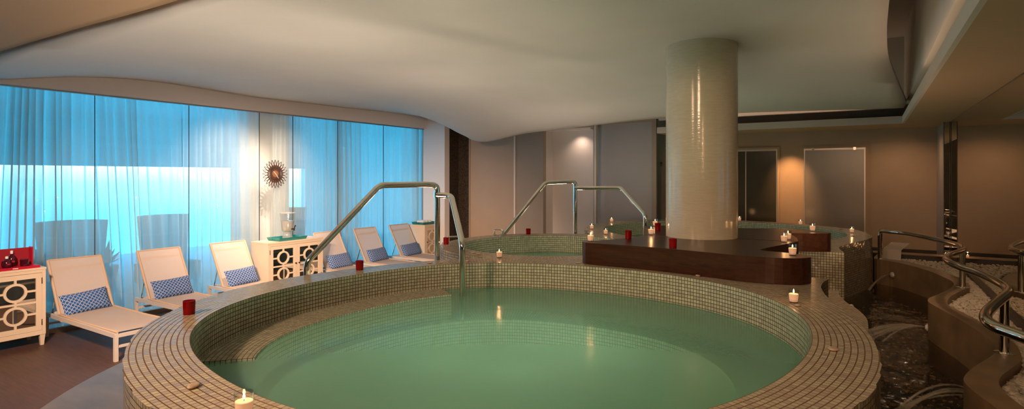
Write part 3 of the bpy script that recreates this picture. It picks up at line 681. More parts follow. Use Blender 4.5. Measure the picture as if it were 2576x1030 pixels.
# ------------------------------------------------------------------ cabinets
def make_cabinet(label,y0,w,ndoor,loc_x=-7.99,dep=.44,knobs=True):
    H=.90; t=thing('mirrored_cabinet',label,'cabinet',(loc_x,y0,0),'cream lattice cabinets')
    mb=MB(); b0=.125
    mb.box(-dep,-.016,0,w,b0,H-.025); mb.box(-dep-.004,.004,-.004,w+.004,H-.025,H)
    mb.box(-.016,0,0,.035,b0,H-.025); mb.box(-.016,0,w-.035,w,b0,H-.025); mb.box(-.016,0,.035,w-.035,H-.06,H-.025); mb.box(-.016,0,.035,w-.035,b0,b0+.05)
    mb.build('body',m_cream,t,bevel=.002)
    for x in (-.055,-dep+.005):
        for y in (.004,w-.054):
            mb=MB(); 
            vs=[(x,y,b0),(x+.05,y,b0),(x+.05,y+.05,b0),(x,y+.05,b0),(x+.009,y+.009,0),(x+.041,y+.009,0),(x+.041,y+.041,0),(x+.009,y+.041,0)]
            mb.add(vs,[(0,1,5,4),(1,2,6,5),(2,3,7,6),(3,0,4,7),(4,5,6,7),(0,3,2,1)]); mb.build('leg',m_cream,t)
    iw=w-.07; dw=iw/ndoor; zb,zt=b0+.053,H-.063
    for k in range(ndoor):
        ya=.035+k*dw+.002; yb=ya+dw-.004; fr=.055
        mb=MB(); mb.box(-.015,.001,ya,ya+fr,zb,zt); mb.box(-.015,.001,yb-fr,yb,zb,zt); mb.box(-.015,.001,ya+fr,yb-fr,zt-fr,zt); mb.box(-.015,.001,ya+fr,yb-fr,zb,zb+fr)
        d=mb.build('door',m_cream,t)
        mb=MB(); mb.box(-.0145,-.0125,ya+fr,yb-fr,zb+fr,zt-fr); mb.build('mirror',m_mirror2,d)
        mb=MB(); ym=(ya+yb)/2; r=.094; zi0,zi1=zb+fr,zt-fr; zq=[zi0+(zi1-zi0)*.26,zi0+(zi1-zi0)*.74]; bw=.011
        for zc in zq:
            n=32
            vs=[]
            for a in range(n):
                ca,sa=math.cos(2*PI*a/n),math.sin(2*PI*a/n)
                for rr,x in ((r+.013,-.012),(r+.013,.001),(r-.013,.001),(r-.013,-.012)): vs.append((x,ym+rr*ca,zc+rr*sa))
            mb.add(vs,[(4*a+j,4*((a+1)%n)+j,4*((a+1)%n)+(j+1)%4,4*a+(j+1)%4) for a in range(n) for j in range(4)])
            mb.box(-.012,0,ya+fr,ym-r,zc-bw,zc+bw); mb.box(-.012,0,ym+r,yb-fr,zc-bw,zc+bw)
        mb.box(-.012,0,ym-bw,ym+bw,zi0,zq[0]-r); mb.box(-.012,0,ym-bw,ym+bw,zq[0]+r,zq[1]-r); mb.box(-.012,0,ym-bw,ym+bw,zq[1]+r,zi1)
        zm=(zi0+zi1)/2; mb.box(-.012,0,ya+fr,ym-bw,zm-bw,zm+bw); mb.box(-.012,0,ym+bw,yb-fr,zm-bw,zm+bw)
        mb.build('lattice',m_cream,d,smooth=False)
        ky=yb-.03 if k==0 and ndoor>1 else ya+.03
        mb=MB(); mb.lathe([(0.005,0),(.005,.012),(.012,.016),(.012,.024),(0,.028)],n=12,M=Matrix.Translation((.001,ky,(zb+zt)/2+.02))@Matrix.Rotation(PI/2,4,'Y')); mb.build('knob',m_brass,d)
        hy=ya-.003 if (k==0 and ndoor>1) else yb-.001
        for hz in (zb+.09,zt-.09):
            mb=MB(); mb.box(-.004,.004,hy-.004,hy+.004,hz-.035,hz+.035); mb.build('hinge',m_brass,d)
    return t
make_cabinet('cream mirrored cabinet at the left edge carrying the red display box',1.68,1.04,2,loc_x=-8.08)
make_cabinet('cream mirrored double door cabinet carrying the drink dispenser and teal tray',5.53,1.06,2,loc_x=-7.98)
make_cabinet('small cream mirrored cabinet at the far end carrying the tray of rolled towels',9.36,.50,1,loc_x=-8.08)
# red display with bottles on the near cabinet
CX=-8.08; 
t=thing('display_box','open red card display box holding perfume bottles on the near cabinet','display',(CX-.01,2.45,.9005),rotz=0)
mb=MB(); mb.box(-.20,0,-.24,.22,0,.028); mb.build('tray_base',m_red,t,bevel=.002)
mb=MB(); mb.box(-.20,-.192,-.205,.185,.028,.225); mb.build('back_panel',m_redp,t)
for y in (-.205,.175):
    mb=MB(); mb.box(-.192,-.10,y,y+.012,.028,.235); mb.build('side_panel',m_red,t)
mb=MB(); mb.box(0,.001,-.03,.02,.010,.018); mb.build('logo_strip',m_white,t)
def bottle(loc,label,r,h):
    t=thing('perfume_bottle',label,'bottle',loc,'bottles in the red display box')
    mb=MB(); mb.lathe([(r*.72,0),(r*.95,h*.12),(r,h*.42),(r*.9,h*.75),(r*.5,h*.93),(r*.3,h),(r*.3,h*1.05)],n=24,sy=1); mb.build('flask',m_perf,t)
    mb=MB(); mb.lathe([(r*.3,h*1.05),(r*.3,h*1.3),(r*.2,h*1.32)],n=14); mb.build('cap',m_white,t)
    mb=MB(); mb.box(r*.93,r*1.0,-.015,.015,h*.35,h*.5); mb.build('label_plate',m_redp,t)
    return t
bottle((CX-.08,2.39,.929),'dark red round perfume bottle with white cap in front of the red display',.048,.095)
bottle((CX-.155,2.455,.929),'second round perfume bottle set further back in the red display',.045,.135)
t=thing('cream_jar','squat dark red jar at the right of the red display box','jar',(CX-.07,2.545,.929))
mb=MB(); mb.lathe([(.036,0),(.04,.01),(.04,.05)],n=22); mb.build('jar_body',m_perf,t)
mb=MB(); mb.lathe([(.041,.05),(.041,.075),(.036,.078)],n=22); mb.build('lid',m_perf,t)
# teal trays
def tray(loc,label,L,Wd,rz):
    t=thing('serving_tray',label,'tray',loc,'teal lacquer trays',rz)
    mb=MB(); mb.box(-Wd/2,Wd/2,-L/2,L/2,0,.010); mb.build('tray_floor',m_teal,t)
    h=.05
    for s in (-1,1):
        mb=MB(); x=s*Wd/2; mb.add([(x,-L/2,0),(x,L/2,0),(x+s*.018,L/2+.018,h),(x+s*.018,-L/2-.018,h),(x-s*.008,-L/2,0),(x-s*.008,L/2,0),(x+s*.01,L/2+.018,h),(x+s*.01,-L/2-.018,h)],[(0,1,2,3),(5,4,7,6),(3,2,6,7),(0,3,7,4),(1,5,6,2),(0,4,5,1)]); mb.build('long_side',m_teal,t)
        y=s*L/2; mb=MB()
        for xa,xb,z0,z1 in ((-Wd/2,-.05,0,h),(.05,Wd/2,0,h),(-.05,.05,0,.017),(-.05,.05,.037,h)):
            f=lambda z:y+s*.018*z/h
            mb.add([(xa,f(z0),z0),(xb,f(z0),z0),(xb,f(z1),z1),(xa,f(z1),z1),(xa,f(z0)-s*.008,z0),(xb,f(z0)-s*.008,z0),(xb,f(z1)-s*.008,z1),(xa,f(z1)-s*.008,z1)],[(0,1,2,3),(5,4,7,6),(3,2,6,7),(0,4,5,1),(0,3,7,4),(1,5,6,2)])
        mb.build('handle_end',m_teal,t)
    return t
tray((-8.17,6.02,.901),'teal lacquer tray under the glass drink dispenser',.50,.30,0)
tray((-8.30,9.60,.901),'teal lacquer tray with rolled white towels on the far cabinet',.42,.30,0)
for k,y in enumerate((9.50,9.60,9.70)):
    mb=MB(); mb.tube([(-8.40,y,.952),(-8.21,y,.952)],.034,14); 
    mb.tube([(-8.2095,y+.018*math.cos(a)*a/9,.952+.018*math.sin(a)*a/9) for a in np.linspace(1,9,30)],.003,5)
    tag(mb.build('rolled_towel',m_towel),['rolled white towel nearest the camera on the far teal tray','rolled white towel in the middle of the far teal tray','rolled white towel farthest from the camera on the far teal tray'][k],'towel','rolled towels on the far cabinet')
t=thing('drink_dispenser','glass drink dispenser of lemon water on the teal tray','dispenser',(-8.17,6.02,.912))
mb=MB(); mb.lathe([(.085,0),(.088,.004),(.072,.06),(.06,.11),(.066,.125)],n=36); mb.build('base_stand',m_base_glass,t)
mb=MB(); mb.lathe([(.082,.128),(.090,.15),(.118,.41),(.121,.425)],n=36); mb.build('jar_body',m_cup,t)
mb=MB(); mb.lathe([(.079,.131),(.087,.152),(.103,.30)],n=36); mb.build('lemon_water',m_lemon,t)
mb=MB(); mb.lathe([(.124,.425),(.124,.435),(.03,.445),(0,.446)],n=36); mb.build('lid',m_lemon,t)
mb=MB(); mb.tube([(.085,.02,.165),(.135,.035,.170)],.013,12); mb.tube([(.127,.033,.170),(.127,.034,.14)],.010,10); mb.tube([(.127,.034,.178),(.135,.045,.215),(.145,.052,.225)],[.008,.010,.012],10); mb.build('tap',m_black,t)
for k in range(5):
    a=k*1.25; mb=MB(); mb.lathe([(.028,0),(.028,.006)],n=16,M=Matrix.Translation((.052*math.cos(a),.052*math.sin(a),.137+.006*k))@Matrix.Rotation(.5*math.sin(k*2),4,'X')); mb.build('lemon_slice',m_slice,t)
# ------------------------------------------------------------------ clock
t=thing('sunburst_clock','dark sunburst wall clock hung on the glass above the dispenser','clock',(-8.597,6.09,1.99))
pm=MB()
def leaf(ang,r0,r1,hw,th,w):
    n=9; ins=[];outs=[]
    for k in range(2*n):
        f=k/(2*n)*2
        s=f if f<=1 else 2-f; sd=1 if f<=1 else -1
        prof=math.sin(PI*min(1,s**.85))**.9*hw
        ins.append((r0+(r1-r0)*s,sd*prof))
    cx=(r0+r1)/2; vs=[]
    for (r,y) in ins:
        k=1-w/max(hw,.001); q=(cx+(r-cx)*(1-.10),y*k)
        for (rr,yy),x in (((r,y),th),((r,y),0),(q,0),(q,th)):
            vs.append((x,rr*math.cos(ang)-yy*math.sin(ang),rr*math.sin(ang)+yy*math.cos(ang)))
    m=len(ins); return vs,[(4*a+j,4*((a+1)%m)+j,4*((a+1)%m)+(j+1)%4,4*a+(j+1)%4) for a in range(m) for j in range(4)]
for k in range(24):
    a=2*PI*k/24
    mb=MB(); v,f=leaf(a,.075,.245,.026,.010,.008); mb.add(v,f); mb.build('petal',m_clockw,t,smooth=False)
for k in range(24):
    a=2*PI*(k+.5)/24
    mb=MB(); v,f=leaf(a,.06,.175,.019,.014,.007); mb.add(v,f); mb.build('inner_petal',m_clockw,t,smooth=False)
RX=Matrix.Rotation(PI/2,4,'Y')
mb=MB(); mb.lathe([(.085,0),(.085,.012)],n=32,M=RX); mb.build('hub',m_clockw,t)
mb=MB(); mb.lathe([(.058,.012),(.055,.017),(0,.018)],n=32,M=RX); mb.build('dial',m_clockc,t)
for a,l in ((2.35,.06),(-.95,.09)):
    mb=MB(); mb.tube([(.021,0,0),(.021,l*math.cos(a),l*math.sin(a))],.003,6); mb.build('hand',m_white,t)
# ------------------------------------------------------------------ candles
def make_white():
    t=thing('votive_candle','x','candle',(0,0,0),'lit white votive candles')
    mb=MB(); n=24; mb.lathe([(.026,0),(.0325,.086),(.0308,.086),(.0245,.009),(0,.008)],n=n); mb.build('glass_cup',m_cup,t)
    mb=MB(); mb.lathe([(.0243,.0095),(.0290,.056),(.027,.058),(0,.057)],n=n); w=mb.build('wax',m_wax,t)
    mb=MB(); mb.tube([(0,0,.056),(.001,0,.065)],.0011,6); mb.build('wick',m_wick,w)
    mb=MB(); mb.lathe([(.0006,.062),(.0042,.067),(.0045,.072),(.0025,.079),(.0,.086)],n=10); mb.build('flame',m_flame,w)
    return t
def make_red():
    t=thing('red_votive','x','candle',(0,0,0),'red glass votives')
    mb=MB(); n=24; mb.lathe([(.031,0),(.034,.080),(.0322,.080),(.0293,.008),(0,.007)],n=n); mb.build('glass_cup',m_redg,t)
    mb=MB(); mb.lathe([(.0285,.009),(.030,.058),(0,.057)],n=n); mb.build('wax',m_waxr,t)
    return t
WC=[((-1.774,1.139,RIM),'lit white candle in a clear glass on the front rim at the bottom edge'),
((-.408,4.045,RIM),'lit white candle in clear glass on the right rim beside a flat pebble'),
((-3.113,4.727,RIM),'lit white candle standing where the front and small pool rims meet'),
((-2.205,4.900,DECK),'lit white candle on the left tip of the front wooden deck'),
((-3.105,7.41,RIM),'white candle on the rear pool rim just above the left end of the deck'),
((-3.597,8.038,RIM),'lit candle in clear glass at the far left bend of the rear pool rim'),
((-3.84,9.43,RIM),'lit candle on the rear pool rim in front of the frosted partition'),
((-1.925,5.80,DECK),'lit white candle on the front deck slab just left of the column'),
((-2.215,6.83,DECK),'lit white candle on the left arm of the rear deck slab'),
((-1.984,10.91,RIM),'white candle on the far rear rim just right of the column'),
((-.97,10.62,RIM),'lit candle on the far rear rim below the glowing wall'),
((-.53,7.12,DECK),'lit candle in clear glass on the right arm of the rear deck slab'),
((-.207,9.50,RIM),'lit candle in clear glass at the right bend of the rear pool rim'),
((-.498,4.86,DECK),'lit candle in clear glass on the right tip of the front deck slab'),
((-.665,5.80,DECK),'nearer candle of the close pair at the right end of the front deck'),
((-.66,6.06,DECK),'farther candle of the close pair, on the rear deck slab'),
((.90,9.87,.842),'small lit candle on the dark ledge by the corner mirror')]
RC=[((-3.382,1.825,RIM),'red glass votive on the left rim of the front pool, nearest of the red ones'),
((-3.73,3.469,RIM),'red glass votive on the front pool rim in front of the fourth lounger'),
((-4.26,5.32,RIM),'red glass votive beside the small grab bar on the little pool rim'),
((-4.02,6.84,RIM),'red glass votive alone on the far rim of the small pool'),
((-1.989,5.31,DECK),'red glass votive on the front deck between its left tip and the column'),
((-2.02,6.32,DECK),'red glass votive on the rear deck slab close to the column'),
((-1.41,4.82,DECK),'red glass votive on the front edge of the deck below the column')]
w0=make_white(); cands=[]
for i,(p,l) in enumerate(WC):
    if i==0: w0.location=p; w0['label']=l
    else:
        q=dup(w0,p,l)
        if i==len(WC)-1: q.scale=(.6,.6,.6)
    L=bpy.data.lights.new('candle_light','POINT'); L.energy=.22; L.color=(1,.50,.20); L.shadow_soft_size=.004
    o=bpy.data.objects.new('candle_light',L); C.objects.link(o); o.location=(p[0],p[1],p[2]+(.104 if i<len(WC)-1 else .07))
r0=make_red()
for i,(p,l) in enumerate(RC):
    if i==0: r0.location=p; r0['label']=l
    else: dup(r0,p,l)
# flat pebbles on the rims
PB=[((-2.193,1.199),1.0,'flat beige pebble on the front rim at bottom left, near the lit candle'),((-.376,3.951),.75,'flat pebble lying just in front of the candle on the right rim'),((-.142,3.036),1.0,'flat rough pebble alone on the wide right rim'),((-1.173,4.70),.9,'flat pebble on the rim in front of the middle of the deck'),((-2.285,4.80),.8,'flat pebble at the foot of the left tip of the deck'),((-3.519,4.851),.9,'left pebble of the two on the near rim of the small pool'),((-3.42,4.805),.9,'right pebble of the two on the near rim of the small pool'),((-3.379,4.147),.8,'flat pebble left of the front handrail pipe on the far rim'),((-3.234,4.355),.7,'flat pebble just right of the front handrail pipe on the far rim'),((-3.46,4.08),.8,'leftmost flat pebble on the far rim left of the handrail pipe'),((-.355,10.0),.9,'flat pebble on the far right rim of the rear pool'),((-.184,8.93),.9,'flat dark pebble in front of the candle at the right bend of the rear rim')]
for i,((x,y),s,l) in enumerate(PB):
    r=np.random.RandomState(i); bm=bmesh.new(); bmesh.ops.create_icosphere(bm,subdivisions=3,radius=1)
    for v in bm.verts:
        k=1+.07*math.sin(3*v.co.x+i)+.05*math.cos(4*v.co.y+2*i)
        v.co=Vector((v.co.x*.030*k,v.co.y*.022*k,v.co.z*.0075))
    me=bpy.data.meshes.new('flat_pebble'); bm.to_mesh(me); bm.free(); me.materials.append(m_flat); me.polygons.foreach_set('use_smooth',[True]*len(me.polygons))
    o=bpy.data.objects.new('flat_pebble',me); C.objects.link(o); o.location=(x,y,RIM+.0075*s); o.scale=(s,s,s); o.rotation_euler=(0,0,r.uniform(0,3)+.56)
    tag(o,l,'pebble','flat pebbles on the pool rims')
# ------------------------------------------------------------------ handrails
R_=np.array([math.cos(-.56),-math.sin(-.56)]); F_=np.array([math.sin(-.56),math.cos(-.56)])
def W3(u,z,h): p=z*(F_+u*R_); return (float(p[0]),float(p[1]),h)      # bearing, distance, height
t=thing('handrail','polished steel handrail stepping over the front pool rim into the water','handrail',(0,0,0),'large steel handrails')
r=.028
mb=MB(); mb.tube(round_path([W3(-.3603,4.80,.25),W3(-.3603,4.80,1.225),W3(-.2325,5.2,1.868),W3(-.148,5.56,1.872),W3(-.1313,5.62,1.86),W3(-.1313,5.62,.30)],.055),r,14); mb.build('outer_rail',m_chrome,t)
mb=MB(); mb.tube(round_path([W3(-.1313,5.60,1.766),W3(-.1068,5.55,1.762),W3(-.0873,4.95,1.37),W3(-.0873,4.95,.70)],.06),r,14); mb.build('inner_rail',m_chrome,t)
mb=MB(); mb.lathe([(.036,0),(.036,.05)],(W3(-.1313,5.62,1.74)),18); mb.build('collar',m_chrome,t)
t=thing('handrail','polished steel handrail between the small pool and the rear pool','handrail',(0,0,0),'large steel handrails')
mb=MB(); mb.tube(round_path([W3(-.0161,7.83,1.142),W3(.0587,8.0,1.862),W3(.1061,8.1,1.876),W3(.111,8.12,1.86),W3(.111,8.12,.72)],.05),r,14); mb.build('outer_rail',m_chrome,t)
mb=MB(); mb.tube(round_path([W3(.111,8.1,1.784),W3(.192,7.75,1.79),W3(.234,7.35,1.45),W3(.234,7.35,.8)],.05),r,14); mb.build('inner_rail',m_chrome,t)
mb=MB(); mb.lathe([(.05,0),(.05,.008),(.034,.014)],W3(-.0161,7.83,RIM+.001),20); mb.build('flange',m_chrome,t)
for a,b,l in (((-4.335,5.37),(-4.20,5.53),'small steel grab bar beside the red votive on the little pool rim'),((-4.375,6.52),(-4.255,6.545),'small steel grab bar at the foot of the rear handrail')):
    t=thing('grab_bar',l,'grab bar',(0,0,0),'small grab bars on the rim')
    mb=MB(); mb.tube(round_path([(*a,RIM+.004),(*a,RIM+.078),(*b,RIM+.078),(*b,RIM+.004)],.03),.010,10); mb.build('bar',m_chrome,t)
    for p in (a,b):
        mb=MB(); mb.lathe([(.026,.001),(.026,.008),(.014,.014)],(*p,RIM),18); mb.build('flange',m_chrome,t)
# ------------------------------------------------------------------ stream, curb, gravel
ci=catmull([(.10,9.7),(.0648,9.168),(.269,8.981),(.452,8.685),(.611,8.293),(.705,7.883),(.747,7.647),(.75,7.46),(.712,7.24),(.648,7.002),(.551,6.708),(.485,6.52),(.456,6.40),(.459,6.2),(.573,5.743),(.654,5.365),(.697,5.041),(.697,4.822),(.667,4.656),(.616,4.51),(.547,4.337),(.485,4.16),(.448,4.02),(.441,3.93),(.454,3.823),(.487,3.692),(.515,3.592),(.56,3.35),(.60,3.0),(.58,2.7),(.5,2.3),(.5,1.8)],5)
co_=catmull([(.14,9.7),(.19,9.29),(.385,9.13),(.556,8.837),(.713,8.468),(.835,7.965),(.877,7.601),(.858,7.303),(.775,7.079),(.674,6.76),(.618,6.534),(.590,6.336),(.590,6.2),(.625,6.047),(.7,5.746),(.753,5.469),(.80,5.262),(.827,5.012),(.82,4.816),(.797,4.642),(.760,4.502),(.702,4.351),(.640,4.189),(.606,4.07),(.592,3.956),(.601,3.818),(.63,3.681),(.67,3.5),(.72,3.2),(.74,2.9),(.68,2.5),(.62,2.2),(.62,1.8)],5)
poly=ci+co_[::-1]
mb=MB(); mb.prism(poly,.22,CURB)
tag(mb.build('stone_curb',m_curb,smooth=False,bevel=.003),'winding brown stone curb between the dark stream and the white gravel','curb')
mb=MB(); mb.box(.05,XR-.001,9.76,10.02,.0,.84); tag(mb.build('stone_ledge',m_base,bevel=.003),'dark straight stone ledge closing the gravel bed at the back','ledge')
mb=MB(); mb.box(.05,XR-.001,9.765,10.02,.8402,.846); tag(mb.build('ledge_cap',m_curb),'thin brown stone cap on the dark back ledge','ledge')
st=list(ci)+[(.5,1.2),(-.6,1.2)]+seg_front[:12][::-1]+seg_front2[::-1]+seg_notch[::-1]+[p for p in seg_back[::-1] if p[0]>-.4 and p[1]<9.68]
mb=MB(); mb.prism(st,.18,.30); struct('floor_stream',mb,m_bed,'dark bed of the footbath stream',smooth=False)
mb=MB(); mb.prism(st,.301,STREAM)
tag(mb.build('stream_water',m_stream,smooth=False),'dark clear water running in the footbath stream','water')
def scatter(name,n,test,zf,size,mats,flat,label,cat,seed):
    r=np.random.RandomState(seed); bm=bmesh.new(); bmesh.ops.create_icosphere(bm,subdivisions=1,radius=1)
    base=np.array([v.co[:] for v in bm.verts]); fc=[[v.index for v in f.verts] for f in bm.faces]; bm.free()
    mb=MB(); c=0
    while c<n:
        p=test(r)
        if p is None: continue
        s=size*r.uniform(.6,1.35); sc=np.array([s*r.uniform(.8,1.3),s*r.uniform(.7,1.0),s*flat*r.uniform(.7,1.2)])
        q=base*(1+.22*r.randn(len(base),1).clip(-1,1))*sc; a=r.uniform(0,2*PI); ca,sa=math.cos(a),math.sin(a)
        tl=r.uniform(-.4,.4); q=np.c_[q[:,0],q[:,1]*math.cos(tl)-q[:,2]*math.sin(tl),q[:,1]*math.sin(tl)+q[:,2]*math.cos(tl)]
        q=np.c_[q[:,0]*ca-q[:,1]*sa,q[:,0]*sa+q[:,1]*ca,q[:,2]]+np.array([p[0],p[1],zf(p,r)])
        mb.add(q,fc,m=(0 if len(mats)==1 else int(r.choice(len(mats),p=[.74,.14,.12])))); c+=1
    o=mb.build(name,mats,smooth=False); return tag(o,label,cat,None,'stuff')
COA=np.array(co_)
def t_gravel(r):
    y=9.74-abs(r.uniform(0,1))**1.0*6.6; k=np.argmin(np.abs(COA[:,1]-y)); x0=COA[np.abs(COA[:,1]-y)<.06,0]
    x0=(x0.max() if len(x0) else .65)+.012; x=r.uniform(x0,.965)
    return (x,y) if x0<.955 else None
mb=MB(); gp=[(.16,9.76)]+[(p[0]-.02,p[1]) for p in co_ if p[1]<9.7]+[(1.015,1.8),(1.015,9.755)]; mb.prism(gp,.25,.765); tag(mb.build('gravel_base',m_stone),'pale gravel bed under the white stones by the mirror','gravel',None,'stuff')
scatter('white_gravel',3600,t_gravel,lambda p,r:.77+r.uniform(0,.014),.021,[m_stone],.6,'loose white stones filling the bed between curb and mirror','gravel',3)
CIA=np.array(ci)
def t_stream(r):
    y=r.uniform(2.0,9.5); x=r.uniform(-.3,.9); P=np.array([[x,y]])
    xi=CIA[np.abs(CIA[:,1]-y)<.06,0]
    if len(xi)==0 or x>xi.max()-.01: return None
    if inside(P,outline)[0]: return None
    return (x,y)
scatter('stream_pebbles',2600,t_stream,lambda p,r:.305+r.uniform(0,.01),.015,m_peb,.5,'black, gold and white pebbles scattered on the stream bed','pebbles',5)
# nozzles and jets
def nozzle(loc,rz,label):
    t=thing('water_nozzle',label,'nozzle',loc,'white jet nozzles',rz)
    mx=Matrix.Rotation(-PI/2,4,'Y')
    mb=MB(); mb.lathe([(.036,0),(.036,.006),(.030,.012),(.022,.012)],n=24,M=mx); mb.build('flange',m_white,t)
    mb=MB(); mb.lathe([(.022,.0125),(.020,.022),(.008,.022)],n=18,M=mx); mb.build('spout',m_white,t)
    return t
n0=nozzle((.452,6.345,.585),.05,'white jet nozzle on the middle of the winding stone curb')
n1=nozzle((.262,8.96,.66),.6,'white jet nozzle on the far end of the stone curb')
n2=nozzle((-.145,6.28,.70),PI-.6,'white jet nozzle at the foot of the rear pool wall')
def jet(p0,p1,apex,n,spread,label,seed):
    r=np.random.RandomState(seed); mb=MB()
    for k in range(n):
        q=Vector((p1[0]+r.uniform(-spread,spread),p1[1]+r.uniform(-spread,spread)*1.2,STREAM+.002)); ap=apex*r.uniform(.5,1.2); P=Vector(p0); pts=[]
        for i in range(13):
            f=i/12; p=P.lerp(q,f); p.z+=4*ap*f*(1-f); pts.append(p)
        mb.tube(pts,[.003+.006*(i/12) for i in range(13)],6)
    return tag(mb.build('water_jet',m_foam),label,'water jet','arching water jets in the stream')
jet((.428,6.345,.585),(-.02,6.0),.055,12,.13,'fanning water jet from the nozzle on the middle of the curb',1)
jet((.24,8.95,.66),(.01,8.55),.06,4,.03,'thin water jet from the far nozzle beside the rear pool wall',2)
jet((.60,4.46,.60),(.16,4.25),.10,6,.05,'long arching water jet from the hidden side of the nearest curb bend',3)
jet((.045,3.6,.66),(.19,3.75),.05,4,.03,'short water jet springing from the front pool wall',4)
jet((-.12,6.24,.70),(.02,5.95),.02,2,.02,'faint thin water jet below the tall rear pool wall',6)
# stream railing
RZ=CAMH-.735; rp=[(.128,9.148),(.367,8.917),(.539,8.565),(.685,8.146),(.777,7.795),(.822,7.512),(.80,7.213),(.733,6.97),(.632,6.66),(.585,6.376),(.585,6.094),(.624,5.85),(.677,5.644),(.726,5.385),(.756,5.1),(.764,4.869),(.735,4.669),(.656,4.393),(.578,4.115),(.526,3.899),(.508,3.72),(.53,3.58),(.566,3.50),(.62,3.38),(.68,3.15),(.70,2.85),(.62,2.45),(.58,2.0)]
t=thing('stream_railing','low winding polished steel railing standing on the stone curb','railing',(0,0,0))
cr=[(p[0],p[1],RZ) for p in catmull(rp,6)]
mb=MB(); mb.tube(round_path([(.128,9.20,CURB),(.128,9.20,RZ),cr[4]],.05)+cr[5:],.028,14); mb.build('top_rail',m_chrome,t)
for x,y in ((.797,7.25),(.725,4.70),(.69,2.85)):
    mb=MB(); mb.lathe([(.026,0),(.026,RZ-CURB)],(x,y,CURB+.001),18); p=mb.build('post',m_chrome,t)
    mb=MB(); mb.lathe([(.055,.001),(.055,.006),(.030,.010)],(x,y,CURB),22); mb.build('flange',m_chrome,p)
mb=MB(); mb.lathe([(.055,.001),(.055,.006),(.030,.010)],(.128,9.20,CURB),22); mb.build('flange',m_chrome,t)
# acrylic sign holder on the far curb
t=thing('sign_holder','small slanted acrylic sign holder with a blank sheet on the far curb','sign holder',(.26,9.30,.79),rotz=-.35)
mb=MB(); mb.add([(-.11,0,0),(.11,0,0),(.11,.02,.165),(-.11,.02,.165),(-.11,.006,0),(.11,.006,0),(.11,.026,.165),(-.11,.026,.165)],[(0,1,2,3),(5,4,7,6),(3,2,6,7),(0,3,7,4),(1,5,6,2)]); mb.build('front_sheet',m_acry,t)
mb=MB(); mb.add([(-.11,.02,.165),(.11,.02,.165),(.15,.22,.245),(-.07,.22,.245),(-.11,.026,.160),(.11,.026,.160),(.15,.226,.240),(-.07,.226,.240)],[(0,1,2,3),(5,4,7,6),(3,2,6,7),(0,3,7,4),(1,5,6,2)]); mb.build('slanted_sheet',m_acry,t)

# ------------------------------------------------------------------ light
def spot(loc,aim,e,col,size,blend=.8,rad=.05):  # serves the room's spots and the added fill lights
    L=bpy.data.lights.new('spot_or_fill','SPOT'); L.energy=e; L.color=col; L.spot_size=math.radians(size); L.spot_blend=blend; L.shadow_soft_size=rad
    o=bpy.data.objects.new('spot_or_fill',L); C.objects.link(o); o.location=loc; o.rotation_euler=(Vector(aim)-Vector(loc)).to_track_quat('-Z','Y').to_euler(); return o
WARM=(1,.62,.38); PEACH=(1,.69,.52)
# downlights over the loungers, set behind the ceiling ridge
spot((-4.2,.6,3.0),(-7.2,4.0,.3),1150,PEACH,68,.9,.15)
spot((-3.6,1.0,3.05),(-7.4,7.6,.3),1700,PEACH,46,.9,.15)
# unseen spots added behind the camera to brighten pool, steps and curb
spot((-3.0,-1.2,3.6),(-3.0,2.2,1.0),420,WARM,76,1,.2)
spot((-.6,-1.6,3.6),(-1.2,4.5,1.0),230,WARM,70,1,.2)
spot((.70,-.6,2.72),(.5,4.0,.8),110,(1,.58,.32),70,1,.06)
spot((.72,6.0,2.72),(.2,7.0,.8),30,(1,.62,.38),110,1,.06)  # added from the soffit to lift the dark rear pool wall
spot((.45,10.85,2.72),(.40,11.0,.9),15,(1,.63,.38),160,1,.04)  # added from the soffit to warm the back wall
# recess, wall between the doors, wall washers on the curtain
spot((-5.05,10.60,2.88),(-5.05,10.80,1.2),9,PEACH,120,1,.03)
spot((-1.22,10.95,2.72),(-1.22,11.6,1.75),75,(1,.52,.22),52,1,.03)
spot((-7.5,5.45,3.22),(-8.85,5.35,1.5),430,PEACH,80,1,.04)
spot((-7.5,6.25,3.22),(-8.9,6.25,1.5),220,PEACH,70,1,.04)
# unseen lights added under the water of the basins to brighten the ceiling
def up_fill(loc,e,col,size=160): return spot(loc,(loc[0],loc[1],9),e,col,size,.7,.15)
for (cx,cy,rr,n,e) in ((-1.928,3.008,.55,7,24),(-3.2,5.98,.2,3,22),(-1.95,8.9,.5,5,24)):
    for k in range(n): up_fill((cx+rr*math.cos(2*PI*k/n),cy+rr*math.sin(2*PI*k/n),.16),e,(1,.80,.60))
# upward fill added out of sight behind the pool rims, lifts the ceiling
for (x,y,e) in ((-4.15,3.5,80),(-4.85,6.0,58),(-4.3,8.6,50),(-4.1,2.0,80)): up_fill((x,y,WALK+.03),e,(1,.80,.64),165)
up_fill((-.55,6.1,.78),36,(1,.76,.52),165)  # added upward fill, tucked into the notch between the basins
# recessed lights low in the outer pool walls, facing the loungers
for p in ((-4.12,3.3,.52),(-4.0,2.1,.52),(-4.72,5.6,.52),(-4.72,6.5,.52)):
    L=bpy.data.lights.new('wall_light','POINT'); L.energy=34; L.color=(1,.72,.36); L.shadow_soft_size=.04
    o=bpy.data.objects.new('wall_light',L); C.objects.link(o); o.location=p
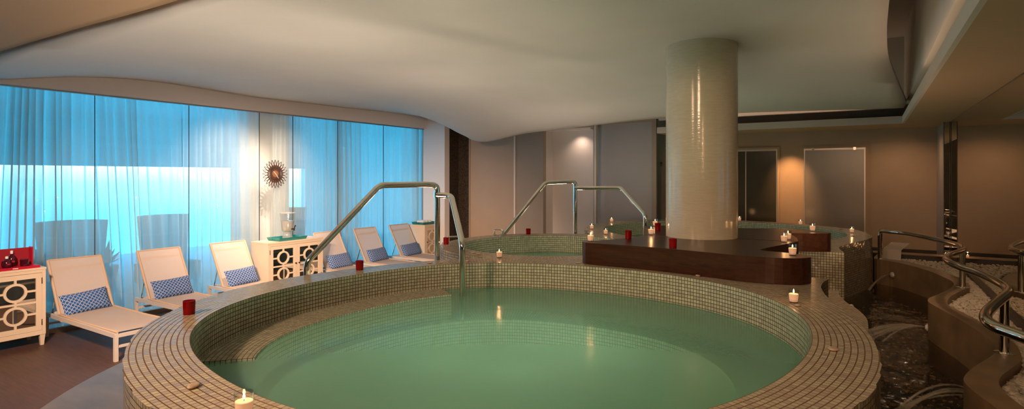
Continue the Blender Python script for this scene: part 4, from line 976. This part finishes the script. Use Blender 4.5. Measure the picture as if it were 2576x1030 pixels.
# strips of light added to lighten the ceiling cove
def area(loc,rot,sx,sy,e,col):
    L=bpy.data.lights.new('cove_fill','AREA'); L.shape='RECTANGLE'; L.size=sx; L.size_y=sy; L.energy=e; L.color=col
    o=bpy.data.objects.new('cove_fill',L); C.objects.link(o); o.location=loc; o.rotation_euler=rot; return o
area((.36,3.0,SO+.17),(PI,0,0),.06,8,3,WARM)
area((-1.6,10.42,SO+.17),(PI,0,0),3.0,.06,3,WARM)

# ------------------------------------------------------------------ world
w=bpy.data.worlds.new('sky'); bpy.context.scene.world=w; w.use_nodes=True; nt=w.node_tree; nt.nodes.clear(); L=nt.links.new
tc=N(nt,'ShaderNodeTexCoord'); sx=N(nt,'ShaderNodeSeparateXYZ'); L(tc.outputs['Generated'],sx.inputs[0])
rp_=N(nt,'ShaderNodeValToRGB'); L(mathn(nt,'MULTIPLY_ADD',sx.outputs[2],.5,.5),rp_.inputs[0])
cr_=rp_.color_ramp; cr_.elements[0].position=.47; cr_.elements[0].color=(.02,.42,.72,1); cr_.elements[1].position=.75; cr_.elements[1].color=(.0,.42,.95,1)
e=cr_.elements.new(.495); e.color=(.20,.62,.80,1); e=cr_.elements.new(.51); e.color=(.62,.82,.88,1); e=cr_.elements.new(.56); e.color=(.05,.60,1,1)
bg=N(nt,'ShaderNodeBackground',Strength=5.5); L(rp_.outputs[0],bg.inputs[0]); wo=N(nt,'ShaderNodeOutputWorld'); L(bg.outputs[0],wo.inputs[0])

# ------------------------------------------------------------------ camera, view
cam=bpy.data.cameras.new('camera'); co2=bpy.data.objects.new('camera',cam); C.objects.link(co2)
co2.location=(0,0,CAMH); co2.rotation_euler=(PI/2,0,.56); cam.sensor_width=36; cam.sensor_fit='HORIZONTAL'; cam.lens=36*1432/2576; cam.shift_y=-71/2576; cam.clip_start=.05; cam.clip_end=300
sc=bpy.context.scene; sc.camera=co2
sc.view_settings.view_transform='Standard'; sc.view_settings.look='None'; sc.view_settings.exposure=.55; sc.view_settings.gamma=1; sc.view_settings.use_curve_mapping=False
sc.cycles.max_bounces=7; sc.cycles.transparent_max_bounces=16; sc.cycles.sample_clamp_indirect=6; sc.cycles.caustics_reflective=False; sc.cycles.caustics_refractive=False
